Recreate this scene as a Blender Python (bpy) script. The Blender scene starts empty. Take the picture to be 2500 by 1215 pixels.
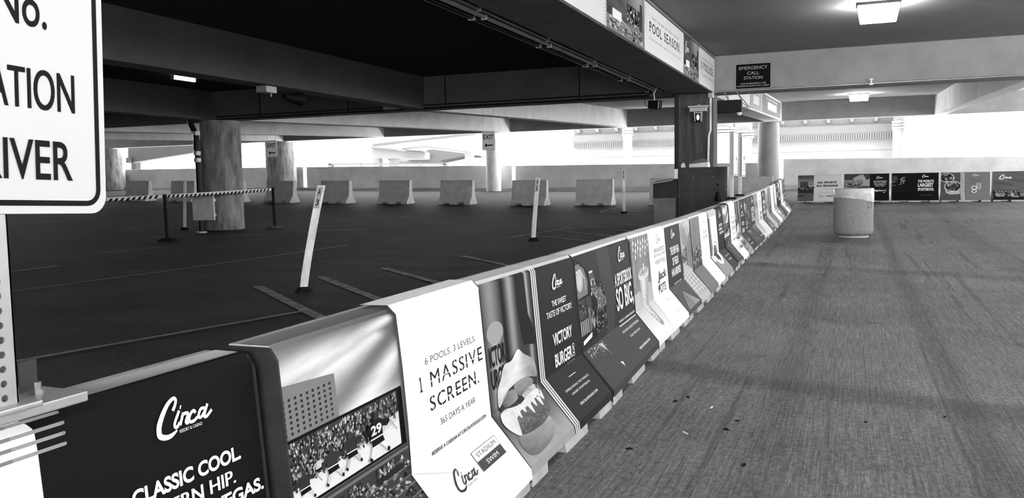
import bpy, bmesh, math, random
from mathutils import Vector, Matrix, noise
from mathutils.geometry import tessellate_polygon
random.seed(7)
S = bpy.context.scene
COL = S.collection
W, H, F = 2500, 1215, 2040.0

# ------------------------------------------------------------------ camera, sky, exposure
CAM_Z = 1.21
R = Matrix(((0.92693221, -0.01481777, 0.37493614),
            (0.3748683, 0.08036126, -0.92358856),
            (-0.01644482, 0.99665566, 0.08004415)))
cd = bpy.data.cameras.new('camera'); cam = bpy.data.objects.new('camera', cd); COL.objects.link(cam)
cam.matrix_world = Matrix.Translation((0, 0, CAM_Z)) @ R.to_4x4()
cd.sensor_width = 36.0; cd.lens = F / W * 36.0; cd.clip_start = 0.05; cd.clip_end = 400
S.camera = cam
wd = bpy.data.worlds.new('sky'); S.world = wd; wd.use_nodes = True
bg = wd.node_tree.nodes['Background']
bg.inputs[0].default_value = (1, 1, 1, 1); bg.inputs[1].default_value = 12.5
LAMP = 85.0
sl = bpy.data.lights.new('sun', 'SUN'); sl.energy = 45.0; sl.angle = math.radians(1.0)
so = bpy.data.objects.new('sun', sl); COL.objects.link(so); so.location = (30, -10, 60)
so.rotation_euler = Vector((.27, .08, .96)).to_track_quat('Z', 'Y').to_euler()
S.view_settings.view_transform = 'Standard'; S.view_settings.look = 'None'
S.view_settings.exposure = 0.0; S.view_settings.gamma = 1.0
S.view_settings.use_curve_mapping = False
S.cycles.use_denoising = True
S.cycles.max_bounces = 7; S.cycles.diffuse_bounces = 5
S.cycles.sample_clamp_indirect = 6.0

# ------------------------------------------------------------------ materials
MATS = {}
def M(name, g, rough=0.7, metal=0.0, var=0.0, scale=3.0, stretch=(1, 1, 1), bump=0.0, bscale=40.0, emit=0.0, spec=0.35, dark=None):
    """plain grey surface with mottling, fine relief and optional stains (all in the object's own coordinates)"""
    if name in MATS: return MATS[name]
    m = bpy.data.materials.new(name); m.use_nodes = True
    nt = m.node_tree; N = nt.nodes; L = nt.links
    b = N['Principled BSDF']
    b.inputs['Roughness'].default_value = rough; b.inputs['Metallic'].default_value = metal
    b.inputs['Specular IOR Level'].default_value = spec
    b.inputs['Base Color'].default_value = (g, g, g, 1)
    if var or bump:
        tc = N.new('ShaderNodeTexCoord'); mp = N.new('ShaderNodeMapping'); mp.inputs['Scale'].default_value = stretch
        L.new(tc.outputs['Object'], mp.inputs['Vector'])
    if var:
        n = N.new('ShaderNodeTexNoise'); n.inputs['Scale'].default_value = scale; n.inputs['Detail'].default_value = 7; n.inputs['Roughness'].default_value = .65
        L.new(mp.outputs[0], n.inputs['Vector'])
        r = N.new('ShaderNodeMapRange'); r.inputs['From Min'].default_value = .3; r.inputs['From Max'].default_value = .7
        r.inputs['To Min'].default_value = g * (1 - var); r.inputs['To Max'].default_value = g * (1 + var)
        L.new(n.outputs['Fac'], r.inputs['Value'])
        c = N.new('ShaderNodeCombineColor')
        for i in range(3): L.new(r.outputs[0], c.inputs[i])
        L.new(c.outputs[0], b.inputs['Base Color'])
    if bump:
        n2 = N.new('ShaderNodeTexNoise'); n2.inputs['Scale'].default_value = bscale; n2.inputs['Detail'].default_value = 5
        L.new(mp.outputs[0], n2.inputs['Vector'])
        bp = N.new('ShaderNodeBump'); bp.inputs['Strength'].default_value = bump; bp.inputs['Distance'].default_value = .01
        L.new(n2.outputs['Fac'], bp.inputs['Height']); L.new(bp.outputs[0], b.inputs['Normal'])
    if emit:
        b.inputs['Emission Color'].default_value = (1, 1, 1, 1); b.inputs['Emission Strength'].default_value = emit
    MATS[name] = m
    return m

def lane_material():
    m = bpy.data.materials.new('broomed_concrete'); m.use_nodes = True
    nt = m.node_tree; N = nt.nodes; L = nt.links; b = N['Principled BSDF']
    tc = N.new('ShaderNodeTexCoord')
    def noise_(sc, detail=5, stretch=(1, 1, 1), rough=.6):
        mp = N.new('ShaderNodeMapping'); mp.inputs['Scale'].default_value = stretch; L.new(tc.outputs['Object'], mp.inputs['Vector'])
        n = N.new('ShaderNodeTexNoise'); n.inputs['Scale'].default_value = sc; n.inputs['Detail'].default_value = detail; n.inputs['Roughness'].default_value = rough
        L.new(mp.outputs[0], n.inputs['Vector']); return n.outputs['Fac']
    def rng(src, a, b_, c, d):
        r = N.new('ShaderNodeMapRange'); L.new(src, r.inputs['Value'])
        for k, v in zip(('From Min', 'From Max', 'To Min', 'To Max'), (a, b_, c, d)): r.inputs[k].default_value = v
        return r.outputs[0]
    def mul(a, b_):
        q = N.new('ShaderNodeMath'); q.operation = 'MULTIPLY'
        for i, x in enumerate((a, b_)):
            if isinstance(x, (int, float)): q.inputs[i].default_value = x
            else: L.new(x, q.inputs[i])
        return q.outputs[0]
    def addn(a, b_, op='ADD'):
        q = N.new('ShaderNodeMath'); q.operation = op
        for i, x in enumerate((a, b_)):
            if isinstance(x, (int, float)): q.inputs[i].default_value = x
            else: L.new(x, q.inputs[i])
        return q.outputs[0]
    sx = N.new('ShaderNodeSeparateXYZ'); L.new(tc.outputs['Object'], sx.inputs[0])
    big = rng(noise_(.55, 4), .3, .7, .72, 1.25)
    streak = rng(noise_(5.0, 6, (1, .06, 1)), .3, .7, .92, 1.08)
    groove = noise_(90.0, 2, (1, .03, 1), .6)
    grain = noise_(140.0, 3)
    val = mul(mul(0.13, big), streak)
    val = mul(val, rng(groove, .32, .68, .66, 1.3))
    val = mul(val, rng(noise_(42.0, 5, (1, .6, 1), .7), .3, .7, .5, 1.55))
    val = mul(val, rng(noise_(11.0, 2, (1, .012, 1)), .60, .66, 1.0, .66))
    val = mul(val, rng(grain, .3, .7, .4, 1.7))
    def band(axis, centre, half, depth, wob):
        d = addn(addn(axis, -centre), mul(addn(noise_(1.3, 4), -.5), wob))
        d = N_abs(d)
        return rng(d, half * .35, half, 1 - depth, 1.0)
    def N_abs(x):
        q = N.new('ShaderNodeMath'); q.operation = 'ABSOLUTE'; L.new(x, q.inputs[0]); return q.outputs[0]
    # tyre paths, worn dark along the lane, and the pour joint across it
    val = mul(val, band(sx.outputs[0], -.33, .14, .24, .08))
    val = mul(val, band(sx.outputs[0], .57, .12, .30, .08))
    val = mul(val, band(sx.outputs[0], 1.9, .30, .18, .15))
    q = addn(sx.outputs[1], mul(sx.outputs[0], .28))
    val = mul(val, band(q, 4.97, .26, .38, .45))
    val = mul(val, band(q, 11.3, .35, .28, .5))
    # oil spots
    spots = noise_(2.1, 2); val = mul(val, rng(spots, .66, .72, 1.0, .6))
    c = N.new('ShaderNodeCombineColor')
    for i in range(3): L.new(val, c.inputs[i])
    L.new(c.outputs[0], b.inputs['Base Color'])
    b.inputs['Roughness'].default_value = .75; b.inputs['Specular IOR Level'].default_value = .3
    bp = N.new('ShaderNodeBump'); bp.inputs['Strength'].default_value = .55; bp.inputs['Distance'].default_value = .006
    L.new(addn(groove, mul(grain, .8)), bp.inputs['Height']); L.new(bp.outputs[0], b.inputs['Normal'])
    return m

def asphalt_material():
    m = bpy.data.materials.new('dark_asphalt'); m.use_nodes = True
    nt = m.node_tree; N = nt.nodes; L = nt.links; b = N['Principled BSDF']
    tc = N.new('ShaderNodeTexCoord')
    def noise_(sc, det, st=(1, 1, 1)):
        mp = N.new('ShaderNodeMapping'); mp.inputs['Scale'].default_value = st; L.new(tc.outputs['Object'], mp.inputs['Vector'])
        n = N.new('ShaderNodeTexNoise'); n.inputs['Scale'].default_value = sc; n.inputs['Detail'].default_value = det
        L.new(mp.outputs[0], n.inputs['Vector']); return n.outputs['Fac']
    def rng(src, a, b_, c, d):
        r = N.new('ShaderNodeMapRange'); L.new(src, r.inputs['Value'])
        for k, v in zip(('From Min', 'From Max', 'To Min', 'To Max'), (a, b_, c, d)): r.inputs[k].default_value = v
        return r.outputs[0]
    def mul(a, b_):
        q = N.new('ShaderNodeMath'); q.operation = 'MULTIPLY'; L.new(a, q.inputs[0])
        if isinstance(b_, float): q.inputs[1].default_value = b_
        else: L.new(b_, q.inputs[1])
        return q.outputs[0]
    v = rng(noise_(.35, 5, (1, .5, 1)), .3, .7, .010, .040)
    v = mul(v, rng(noise_(38, 5), .3, .7, .35, 1.75))
    v = mul(v, rng(noise_(1.6, 5, (.6, 1, 1)), .3, .7, .6, 1.4))
    v = mul(v, rng(noise_(55, 2), .62, .72, 1.0, 3.2))
    c = N.new('ShaderNodeCombineColor')
    for i in range(3): L.new(v, c.inputs[i])
    L.new(c.outputs[0], b.inputs['Base Color'])
    b.inputs['Roughness'].default_value = .82; b.inputs['Specular IOR Level'].default_value = .22
    bp = N.new('ShaderNodeBump'); bp.inputs['Strength'].default_value = .5; bp.inputs['Distance'].default_value = .008
    L.new(noise_(90, 4), bp.inputs['Height']); L.new(bp.outputs[0], b.inputs['Normal'])
    return m

def ink_material(name='printed_vinyl', rough=.55, spec=.05):
    m = bpy.data.materials.new(name); m.use_nodes = True
    nt = m.node_tree; b = nt.nodes['Principled BSDF']
    a = nt.nodes.new('ShaderNodeAttribute'); a.attribute_name = 'ink'
    nt.links.new(a.outputs['Color'], b.inputs['Base Color'])
    b.inputs['Roughness'].default_value = rough; b.inputs['Specular IOR Level'].default_value = spec
    return m
INK = ink_material()
PAINT = ink_material('sign_paint', .6, .05)
M_LANE = lane_material(); M_ASPH = asphalt_material()
M_BEAM = M('cast_concrete', .25, .85, var=.16, scale=1.6, bump=.25, bscale=30)
M_SLAB = M('plain_slab', .20, .9, var=.12, scale=.8, bump=.2, bscale=25)  # plain slab tone; shaded and daylit copies of it follow
M_SLAB_SHADE = M('shaded_slab', .02, .9, var=.16, scale=.8, bump=.2, bscale=25)  # same slab, with the shade of the left bay put into its colour
M_BEAM_DAYLIT = M('daylit_concrete', .84, .85, var=.12, scale=1.6, bump=.2, bscale=30)  # same concrete, lightened to carry the strong daylight of the far bay
M_SLAB_DAYLIT = M('daylit_slab', .36, .9, var=.1, scale=.8, bump=.2, bscale=25)  # slab copy lightened for the daylight at the far edge
M_BEAM_SHADE = M('shaded_concrete', .095, .85, var=.18, scale=1.6, bump=.25, bscale=30)  # same concrete, darkened to stand for the unlit left bay and girder
M_COLUMN = M('stained_concrete', .24, .8, var=.75, scale=3.2, stretch=(1.6, 1.6, .42), bump=.3, bscale=30)
M_SQUARE = M('streaked_concrete', .07, .75, var=.8, scale=4.5, stretch=(2, 2, .14), bump=.3, bscale=30)
M_PARAPET = M('parapet_concrete', .45, .85, var=.22, scale=1.2, bump=.2, bscale=20)
M_BARRIER = M('barrier_concrete', .42, .85, var=.2, scale=6, bump=.4, bscale=60)
M_BARRIER2 = M('grey_barrier_concrete', .6, .85, var=.2, scale=4, bump=.4, bscale=60)
M_ENDSHEET = M('dark_end_sheet', .022, .6, var=.4, scale=9)
M_STEEL = M('galvanised_steel', .5, .45, .6, var=.12, scale=14)
M_CONDUIT = M('conduit_steel', .42, .35, .8)
M_DARKSTEEL = M('dark_steel_panel', .05, .42, .5, var=.35, scale=2.5)
M_MIDSTEEL = M('brushed_steel_panel', .26, .38, .7, var=.3, scale=2.0)
M_BLACK = M('black_plastic', .010, .55, spec=.1)
M_RUBBER = M('black_rubber', .013, .8, spec=.1)
M_WHITE = M('white_plastic', .8, .45, var=.12, scale=9)
M_PIPE = M('black_iron_pipe', .010, .4, spec=.2)
M_LINE = M('worn_line_paint', .2, .85, var=.75, scale=9)
M_BUILD = M('pale_stucco', .135, .9, var=.05, scale=2)
M_GROUND = M('outside_paving', .6, .9, var=.1, scale=.3)
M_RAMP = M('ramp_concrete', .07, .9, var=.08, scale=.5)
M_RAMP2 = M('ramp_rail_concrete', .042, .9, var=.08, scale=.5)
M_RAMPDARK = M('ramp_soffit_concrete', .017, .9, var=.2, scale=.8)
M_BUILD2 = M('grey_stucco', .09, .9, var=.05, scale=2)
M_SHELL = M('can_aggregate', .26, .9, var=.3, scale=60, bump=.5, bscale=90)
M_BAG = M('pale_plastic_liner', .5, .35, var=.2, scale=12, bump=.6, bscale=14)
M_GLOW = M('lit_diffuser', .9, .4, emit=LAMP)
M_TUBE = M('lit_tube', .9, .4, emit=5.0)
M_LED = M('lit_indicator', .9, .3, emit=2.5)

# ------------------------------------------------------------------ helpers
class MB:
    def __init__(s): s.v = []; s.f = []
    def add(s, vs, fs):
        o = len(s.v); s.v += [tuple(x) for x in vs]; s.f += [tuple(i + o for i in f) for f in fs]; return s
    def box(s, x0, x1, y0, y1, z0, z1):
        return s.hexa([(x0, y0, z0), (x1, y0, z0), (x1, y1, z0), (x0, y1, z0)], [(x0, y0, z1), (x1, y0, z1), (x1, y1, z1), (x0, y1, z1)])
    def hexa(s, lo, hi):
        n = len(lo)
        return s.add(list(lo) + list(hi), [tuple(range(n))[::-1], tuple(range(n, 2 * n))] + [(i, (i + 1) % n, n + (i + 1) % n, n + i) for i in range(n)])
    def prism_x(s, poly, x0, x1):      # poly in (y,z)
        return s.hexa([(x0, y, z) for y, z in poly], [(x1, y, z) for y, z in poly])
    def prism_y(s, poly, y0, y1):      # poly in (x,z)
        return s.hexa([(x, y1, z) for x, z in poly], [(x, y0, z) for x, z in poly])
    def tube(s, pts, r, n=10, cap=True):
        pts = [Vector(p) for p in pts]; rings = []
        prev = None
        for i, p in enumerate(pts):
            t = (pts[min(i + 1, len(pts) - 1)] - pts[max(i - 1, 0)]).normalized()
            a = prev if prev is not None and abs(prev.dot(t)) < .95 else (Vector((0, 0, 1)) if abs(t.z) < .9 else Vector((1, 0, 0)))
            e1 = (a - a.dot(t) * t).normalized(); e2 = t.cross(e1); prev = e1
            rr = r[i] if isinstance(r, (list, tuple)) else r
            rings.append([p + rr * (math.cos(2 * math.pi * k / n) * e1 + math.sin(2 * math.pi * k / n) * e2) for k in range(n)])
        fs = []
        for i in range(len(rings) - 1):
            for k in range(n):
                fs.append((i * n + k, i * n + (k + 1) % n, (i + 1) * n + (k + 1) % n, (i + 1) * n + k))
        if cap: fs += [tuple(range(n))[::-1], tuple(range((len(rings) - 1) * n, len(rings) * n))]
        return s.add([v for r_ in rings for v in r_], fs)
    def lathe(s, prof, n=32, c=(0, 0), closed=False, jit=None):
        o = len(s.v); m = len(prof); vs = []
        for k in range(n):
            a = 2 * math.pi * k / n
            for i, (r, z) in enumerate(prof):
                dz = jit(k, i) if jit else 0
                vs.append((c[0] + r * math.cos(a), c[1] + r * math.sin(a), z + dz))
        fs = []
        for k in range(n):
            for i in range(m - 1 if not closed else m):
                j = (i + 1) % m
                fs.append((k * m + i, ((k + 1) % n) * m + i, ((k + 1) % n) * m + j, k * m + j))
        s.add(vs, fs)
        if not closed:
            if prof[0][0] > 1e-6: s.f.append(tuple(o + k * m for k in range(n))[::-1])
            if prof[-1][0] > 1e-6: s.f.append(tuple(o + k * m + m - 1 for k in range(n)))
        return s
    def build(s, name, mat, parent=None, smooth=None, bevel=0.0):
        me = bpy.data.meshes.new(name); me.from_pydata(s.v, [], s.f); me.update()
        bm = bmesh.new(); bm.from_mesh(me); bmesh.ops.recalc_face_normals(bm, faces=bm.faces)
        if smooth:
            lim = math.radians(smooth)
            for f in bm.faces: f.smooth = True
            for e in bm.edges:
                if len(e.link_faces) == 2 and e.calc_face_angle(0) > lim: e.smooth = False
        bm.to_mesh(me); bm.free()
        me.materials.append(mat)
        o = bpy.data.objects.new(name, me); COL.objects.link(o)
        if parent: o.parent = parent
        if bevel:
            b = o.modifiers.new('edge', 'BEVEL'); b.width = bevel; b.segments = 2; b.limit_method = 'ANGLE'
        return o

def tag(o, label, cat, group=None, kind=None):
    if label: o['label'] = label
    if cat: o['category'] = cat
    if group: o['group'] = group
    if kind: o['kind'] = kind
    return o
def thing(name, label, cat, loc=(0, 0, 0), rotz=0.0, group=None):
    o = bpy.data.objects.new(name, None); COL.objects.link(o); o.location = loc; o.rotation_euler = (0, 0, rotz)
    o.empty_display_size = .1
    return tag(o, label, cat, group)
def copy_tree(o, parent=None):
    c = o.copy(); COL.objects.link(c)
    if parent: c.parent = parent
    for ch in list(o.children): copy_tree(ch, c)
    return c

def smooth01(t): t = min(1, max(0, t)); return t * t * (3 - 2 * t)
def zf(X, Y):
    z = 0 if Y < 6 else (.0014 * (Y - 6) ** 2 if Y < 16 else .14 + .0315 * (Y - 16))
    return z + .0135 * max(0, -8 - X) * smooth01((Y - 13) / 11)
def zc(Y, z0): return z0 + .034 * max(0, Y - 17.0)
ZB, ZC = 2.787, 3.463

# ------------------------------------------------------------------ flat print: coloured shapes laid on a curved sheet
FONT_CACHE = {}
def text_mesh(s, bold=0.0):
    k = (s, round(bold, 3))
    if k in FONT_CACHE: return FONT_CACHE[k]
    cu = bpy.data.curves.new('t', 'FONT'); cu.body = s; cu.offset = bold; cu.resolution_u = 6; cu.fill_mode = 'FRONT'
    o = bpy.data.objects.new('t', cu); COL.objects.link(o)
    dg = bpy.context.evaluated_depsgraph_get(); dg.update()
    me = o.evaluated_get(dg).to_mesh()
    vs = [(v.co.x, v.co.y) for v in me.vertices]
    fs = [tuple(p.vertices) for p in me.polygons]
    o.evaluated_get(dg).to_mesh_clear()
    bpy.data.objects.remove(o); bpy.data.curves.remove(cu)
    FONT_CACHE[k] = (vs, fs)
    return vs, fs

class Print:
    """2-D shapes in (u, v): u along the sheet, v down it"""
    def __init__(s): s.t = []; s.layer = 0; s.A = (1, 0, 1, 0)
    def up(s): s.layer += 1; return s
    def tri(s, pts, cols):
        a, b, c, d = s.A; s.t.append(([(u * a + b, v * c + d) for u, v in pts], list(cols), s.layer))
    def poly(s, pts, c):
        if len(pts) <= 4 and len(pts) >= 3 and _convex(pts):
            s.tri(pts, [c] * len(pts)); return s
        v3 = [Vector((x, y, 0)) for x, y in pts]
        for t in tessellate_polygon([v3]): s.tri([pts[i] for i in t], [c] * 3)
        return s
    def rect(s, u0, v0, u1, v1, c): s.tri([(u0, v0), (u1, v0), (u1, v1), (u0, v1)], [c] * 4); return s
    def quad(s, pts, cols): s.tri(pts, cols); return s
    def grid(s, u0, v0, u1, v1, nu, nv, fn):
        cu = [u0 + (u1 - u0) * i / nu for i in range(nu + 1)]; cv = [v0 + (v1 - v0) * j / nv for j in range(nv + 1)]
        C = [[max(0, fn(i / nu, j / nv)) for j in range(nv + 1)] for i in range(nu + 1)]
        for i in range(nu):
            for j in range(nv):
                s.tri([(cu[i], cv[j]), (cu[i + 1], cv[j]), (cu[i + 1], cv[j + 1]), (cu[i], cv[j + 1])], [C[i][j], C[i + 1][j], C[i + 1][j + 1], C[i][j + 1]])
        return s
    def ellipse(s, u, v, a, b, c, n=20, c2=None):
        P = [(u + a * math.cos(2 * math.pi * k / n), v + b * math.sin(2 * math.pi * k / n)) for k in range(n)]
        for k in range(n): s.tri([(u, v), P[k], P[(k + 1) % n]], [c if c2 is None else c2, c, c])
        return s
    def stroke(s, pts, w, c, closed=False):
        if closed: pts = list(pts) + [pts[0]]
        n = len(pts)
        ws = w if isinstance(w, (list, tuple)) else [w] * n
        L_, R_ = [], []
        for i in range(n):
            a = pts[max(0, i - 1)]; b = pts[min(n - 1, i + 1)]
            dx, dy = b[0] - a[0], b[1] - a[1]; l = math.hypot(dx, dy) or 1
            nx, ny = -dy / l * ws[i] / 2, dx / l * ws[i] / 2
            L_.append((pts[i][0] + nx, pts[i][1] + ny)); R_.append((pts[i][0] - nx, pts[i][1] - ny))
        for i in range(n - 1): s.tri([L_[i], L_[i + 1], R_[i + 1], R_[i]], [c] * 4)
        return s
    def curve(s, pts, w, c, sub=5, closed=False):
        P = []; Wd = []
        ws = w if isinstance(w, (list, tuple)) else [w] * len(pts)
        n = len(pts)
        for i in range(n - 1 if not closed else n):
            p0, p1, p2, p3 = pts[(i - 1) % n if closed else max(0, i - 1)], pts[i], pts[(i + 1) % n], pts[(i + 2) % n if closed else min(n - 1, i + 2)]
            for k in range(sub):
                t = k / sub
                P.append(tuple(.5 * (2 * b + (c_ - a) * t + (2 * a - 5 * b + 4 * c_ - d) * t * t + (3 * b - a - 3 * c_ + d) * t ** 3) for a, b, c_, d in zip(p0, p1, p2, p3)))
                Wd.append(ws[i] * (1 - t) + ws[(i + 1) % n] * t)
        P.append(pts[0] if closed else pts[-1]); Wd.append(ws[0] if closed else ws[-1])
        return s.stroke(P, Wd, c)
    def text(s, body, u0, v0, u1, v1, c, bold=0.0, slant=0.0, rot=False):
        if bold and 'M' in body:            # the font's M folds over itself when fattened: thicken by overprinting
            d = bold * abs(v1 - v0) * .9
            for k in (-1, 0, 1): s.text(body, u0 + k * d, v0, u1 + k * d, v1, c, 0, slant, rot); s.up()
            return s
        vs, fs = text_mesh(body, bold)
        if not vs: return s
        xs = [p[0] for p in vs]; ys = [p[1] for p in vs]
        xa, xb, ya, yb = min(xs), max(xs), min(ys), max(ys)
        def mp(p):
            a = (p[0] - xa) / (xb - xa); b = (p[1] - ya) / (yb - ya)
            if rot: a, b = 1 - b, a          # reads upwards
            if rot: return (u0 + (u1 - u0) * a, v1 + (v0 - v1) * b)
            return (u0 + (u1 - u0) * a + slant * b, v1 + (v0 - v1) * b)
        for f in fs: s.tri([mp(vs[i]) for i in f], [c] * len(f))
        return s
    def scribble(s, u0, v0, u1, v1, c, words):
        """a line of print too small to read: word-like rows of little strokes"""
        n = sum(words) + len(words) - 1; k = (u1 - u0) / n; u = u0; h = v1 - v0; rr = random.Random(int(u0 * 977 + v0 * 3571))
        for w in words:
            for i in range(w):
                x = rr.random()
                if x < .35: s.rect(u + .1 * k, v0, u + .38 * k, v1, c); s.rect(u + .38 * k, v0 + .38 * h, u + .85 * k, v0 + .58 * h, c)
                elif x < .7: s.rect(u + .1 * k, v0, u + .38 * k, v1, c); s.rect(u + .6 * k, v0, u + .86 * k, v1, c); s.rect(u + .38 * k, v0, u + .6 * k, v0 + .2 * h, c)
                else: s.rect(u + .1 * k, v0, u + .85 * k, v0 + .22 * h, c); s.rect(u + .36 * k, v0 + .22 * h, u + .62 * k, v1, c)
                u += k
            u += k
        return s
    def stencil(s, word, u0, v0, u1, v1, c, paper, bold=0.004):
        ws = []
        for ch in word:
            vs, _ = text_mesh(ch, bold); ws.append((max(p[0] for p in vs) - min(p[0] for p in vs)) if vs else .3)
        gap = .16; tot = sum(ws) + gap * (len(ws) - 1); k = (u1 - u0) / tot; u = u0; h = v1 - v0; cuts = []
        for ch, w in zip(word, ws):
            if ch == '1': s.stroke([(u, v0 + .22 * h), (u + w * k * .6, v0 + .03 * h), (u + w * k * .6, v1)], .13 * h, c); s.rect(u - .1 * w * k, v1 - .12 * h, u + w * k * 1.3, v1, c)
            elif ch == '.': s.text(ch, u, v1 - .16 * h, u + w * k, v1, c, bold)
            elif ch != ' ': s.text(ch, u, v0, u + w * k, v1, c, 0 if ch == 'M' else bold)
            m = u + w * k / 2; t = .035 * h
            if ch in 'SCO': cuts.append((m - t * 1.3, v0 - .02 * h, m + t * 1.3, v0 + .3 * h)); cuts.append((m - t * 1.3, v1 - .3 * h, m + t * 1.3, v1 + .02 * h))
            elif ch in 'MNVRIEPLDA': cuts.append((u - .01 * h, v0 + .62 * h - t, u + w * k + .01 * h, v0 + .62 * h + t))
            u += (w + gap) * k
        s.up()
        for r in cuts: s.rect(*r, paper)
        return s
    def logo(s, u, v, w, h, c, fat=1.0, tagline=None):
        def q(P): return [(u + x * w, v + y * h) for x, y in P]
        k = fat * w
        s.curve(q([(.28, .33), (.33, .19), (.35, .06), (.31, 0), (.21, .1), (.11, .32), (.03, .58), (.01, .75), (.02, .89), (.11, .98), (.21, .98), (.32, .89)]),
                [.05 * k, .045 * k, .045 * k, .05 * k, .06 * k, .075 * k, .085 * k, .085 * k, .08 * k, .07 * k, .06 * k, .02 * k], c)
        for P in ([(.39, .38), (.35, .5), (.29, .68), (.29, .79), (.33, .8), (.38, .7)], [(.46, .47), (.42, .63), (.38, .79)],
                  [(.42, .59), (.46, .52), (.53, .52), (.53, .6), (.49, .74), (.51, .8), (.56, .75)],
                  [(.68, .6), (.65, .52), (.59, .57), (.55, .7), (.57, .8), (.64, .8), (.71, .73)],
                  [(.86, .56), (.79, .54), (.74, .65), (.73, .75), (.78, .77), (.85, .65)], [(.92, .46), (.85, .69), (.84, .8), (.89, .8), (.99, .67)]):
            s.curve(q(P), .045 * k, c, 4)
        s.curve(q([(.41, .29), (.43, .31)]), .05 * k, c, 2)
        if tagline: s.text(tagline, u + .36 * w, v + .91 * h, u + .78 * w, v + 1.0 * h, c)
        return s
    def build(s, name, mp, breaks, mat, parent, eps0=.0015, step=.0003, ulim=None):
        V, Fc, Cc = [], [], []
        cuts = [-1e9] + list(breaks) + [1e9]
        for pts, cols, lay in s.t:
            lo = min(p[1] for p in pts); hi = max(p[1] for p in pts)
            for a, b in zip(cuts, cuts[1:]):
                if hi <= a + 1e-7 or lo >= b - 1e-7: continue
                P = list(zip(pts, cols))
                if lo < a: P = _clip(P, a, 1)
                if hi > b: P = _clip(P, b, -1)
                if ulim and P and min(q[0][0] for q in P) < ulim[0]: P = _clip(P, ulim[0], 1, 0)
                if ulim and P and max(q[0][0] for q in P) > ulim[1]: P = _clip(P, ulim[1], -1, 0)
                if len(P) < 3: continue
                o = len(V)
                mid = (max(a, lo) + min(b, hi)) / 2
                for p, c in P:
                    V.append(mp(p[0], p[1], eps0 + step * lay, mid)); Cc.append(c)
                Fc.append(tuple(range(o, o + len(P))))
        me = bpy.data.meshes.new(name); me.from_pydata(V, [], Fc); me.update()
        at = me.color_attributes.new('ink', 'FLOAT_COLOR', 'POINT')
        buf = []
        for c in Cc: buf += [c, c, c, 1.0]
        at.data.foreach_set('color', buf)
        me.materials.append(mat)
        o = bpy.data.objects.new(name, me); COL.objects.link(o)
        if parent: o.parent = parent
        return o
def _clip(P, a, sgn, ax=1):
    out = []
    for i in range(len(P)):
        (p, c), (q, d) = P[i], P[(i + 1) % len(P)]
        ip = (p[ax] - a) * sgn >= 0; iq = (q[ax] - a) * sgn >= 0
        if ip: out.append((p, c))
        if ip != iq:
            t = (a - p[ax]) / (q[ax] - p[ax]); out.append(((p[0] + (q[0] - p[0]) * t, p[1] + (q[1] - p[1]) * t), c + (d - c) * t))
    return out
def _convex(P):
    sg = 0
    for i in range(len(P)):
        a, b, c = P[i], P[(i + 1) % len(P)], P[(i + 2) % len(P)]
        k = (b[0] - a[0]) * (c[1] - b[1]) - (b[1] - a[1]) * (c[0] - b[0])
        if abs(k) < 1e-12: continue
        if sg and (k > 0) != (sg > 0): return False
        sg = k
    return True
def flat_map(o, eu, ev, n):
    o, eu, ev, n = Vector(o), Vector(eu), Vector(ev), Vector(n)
    return lambda u, v, e, m: tuple(o + eu * u + ev * v + n * e)
def fbm(x, y, seed=0.0, oct_=4):
    return noise.fractal(Vector((x, y, seed)), .9, 2.0, oct_)

# ------------------------------------------------------------------ the building shell
def structure(mb, name, mat, label, cat, parent=None, bevel=0, smooth=None):
    o = mb.build(name, mat, parent, smooth, bevel)
    if not parent: tag(o, label, cat, kind='structure')
    return o
def floor_grid(xs, ys, dz=0.0):
    m = MB(); n = len(ys)
    m.add([(x, y, zf(x, y) + dz) for x in xs for y in ys], [(i * n + j, (i + 1) * n + j, (i + 1) * n + j + 1, i * n + j + 1) for i in range(len(xs) - 1) for j in range(n - 1)])
    return m
YS = [-9 + .5 * i for i in range(88)]
floor = structure(floor_grid([-1.5, -.5, .5, 2, 4, 6.2, 9.6], YS), 'floor', M_LANE, 'pale broom-finished concrete drive lane right of the barriers', 'floor')
floor_left = structure(floor_grid([-46, -40, -34, -28, -22, -18, -14, -11, -8, -5, -3, -1.5], YS), 'floor_left', M_ASPH, 'dark asphalt parking floor left of the barriers', 'floor')

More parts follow.
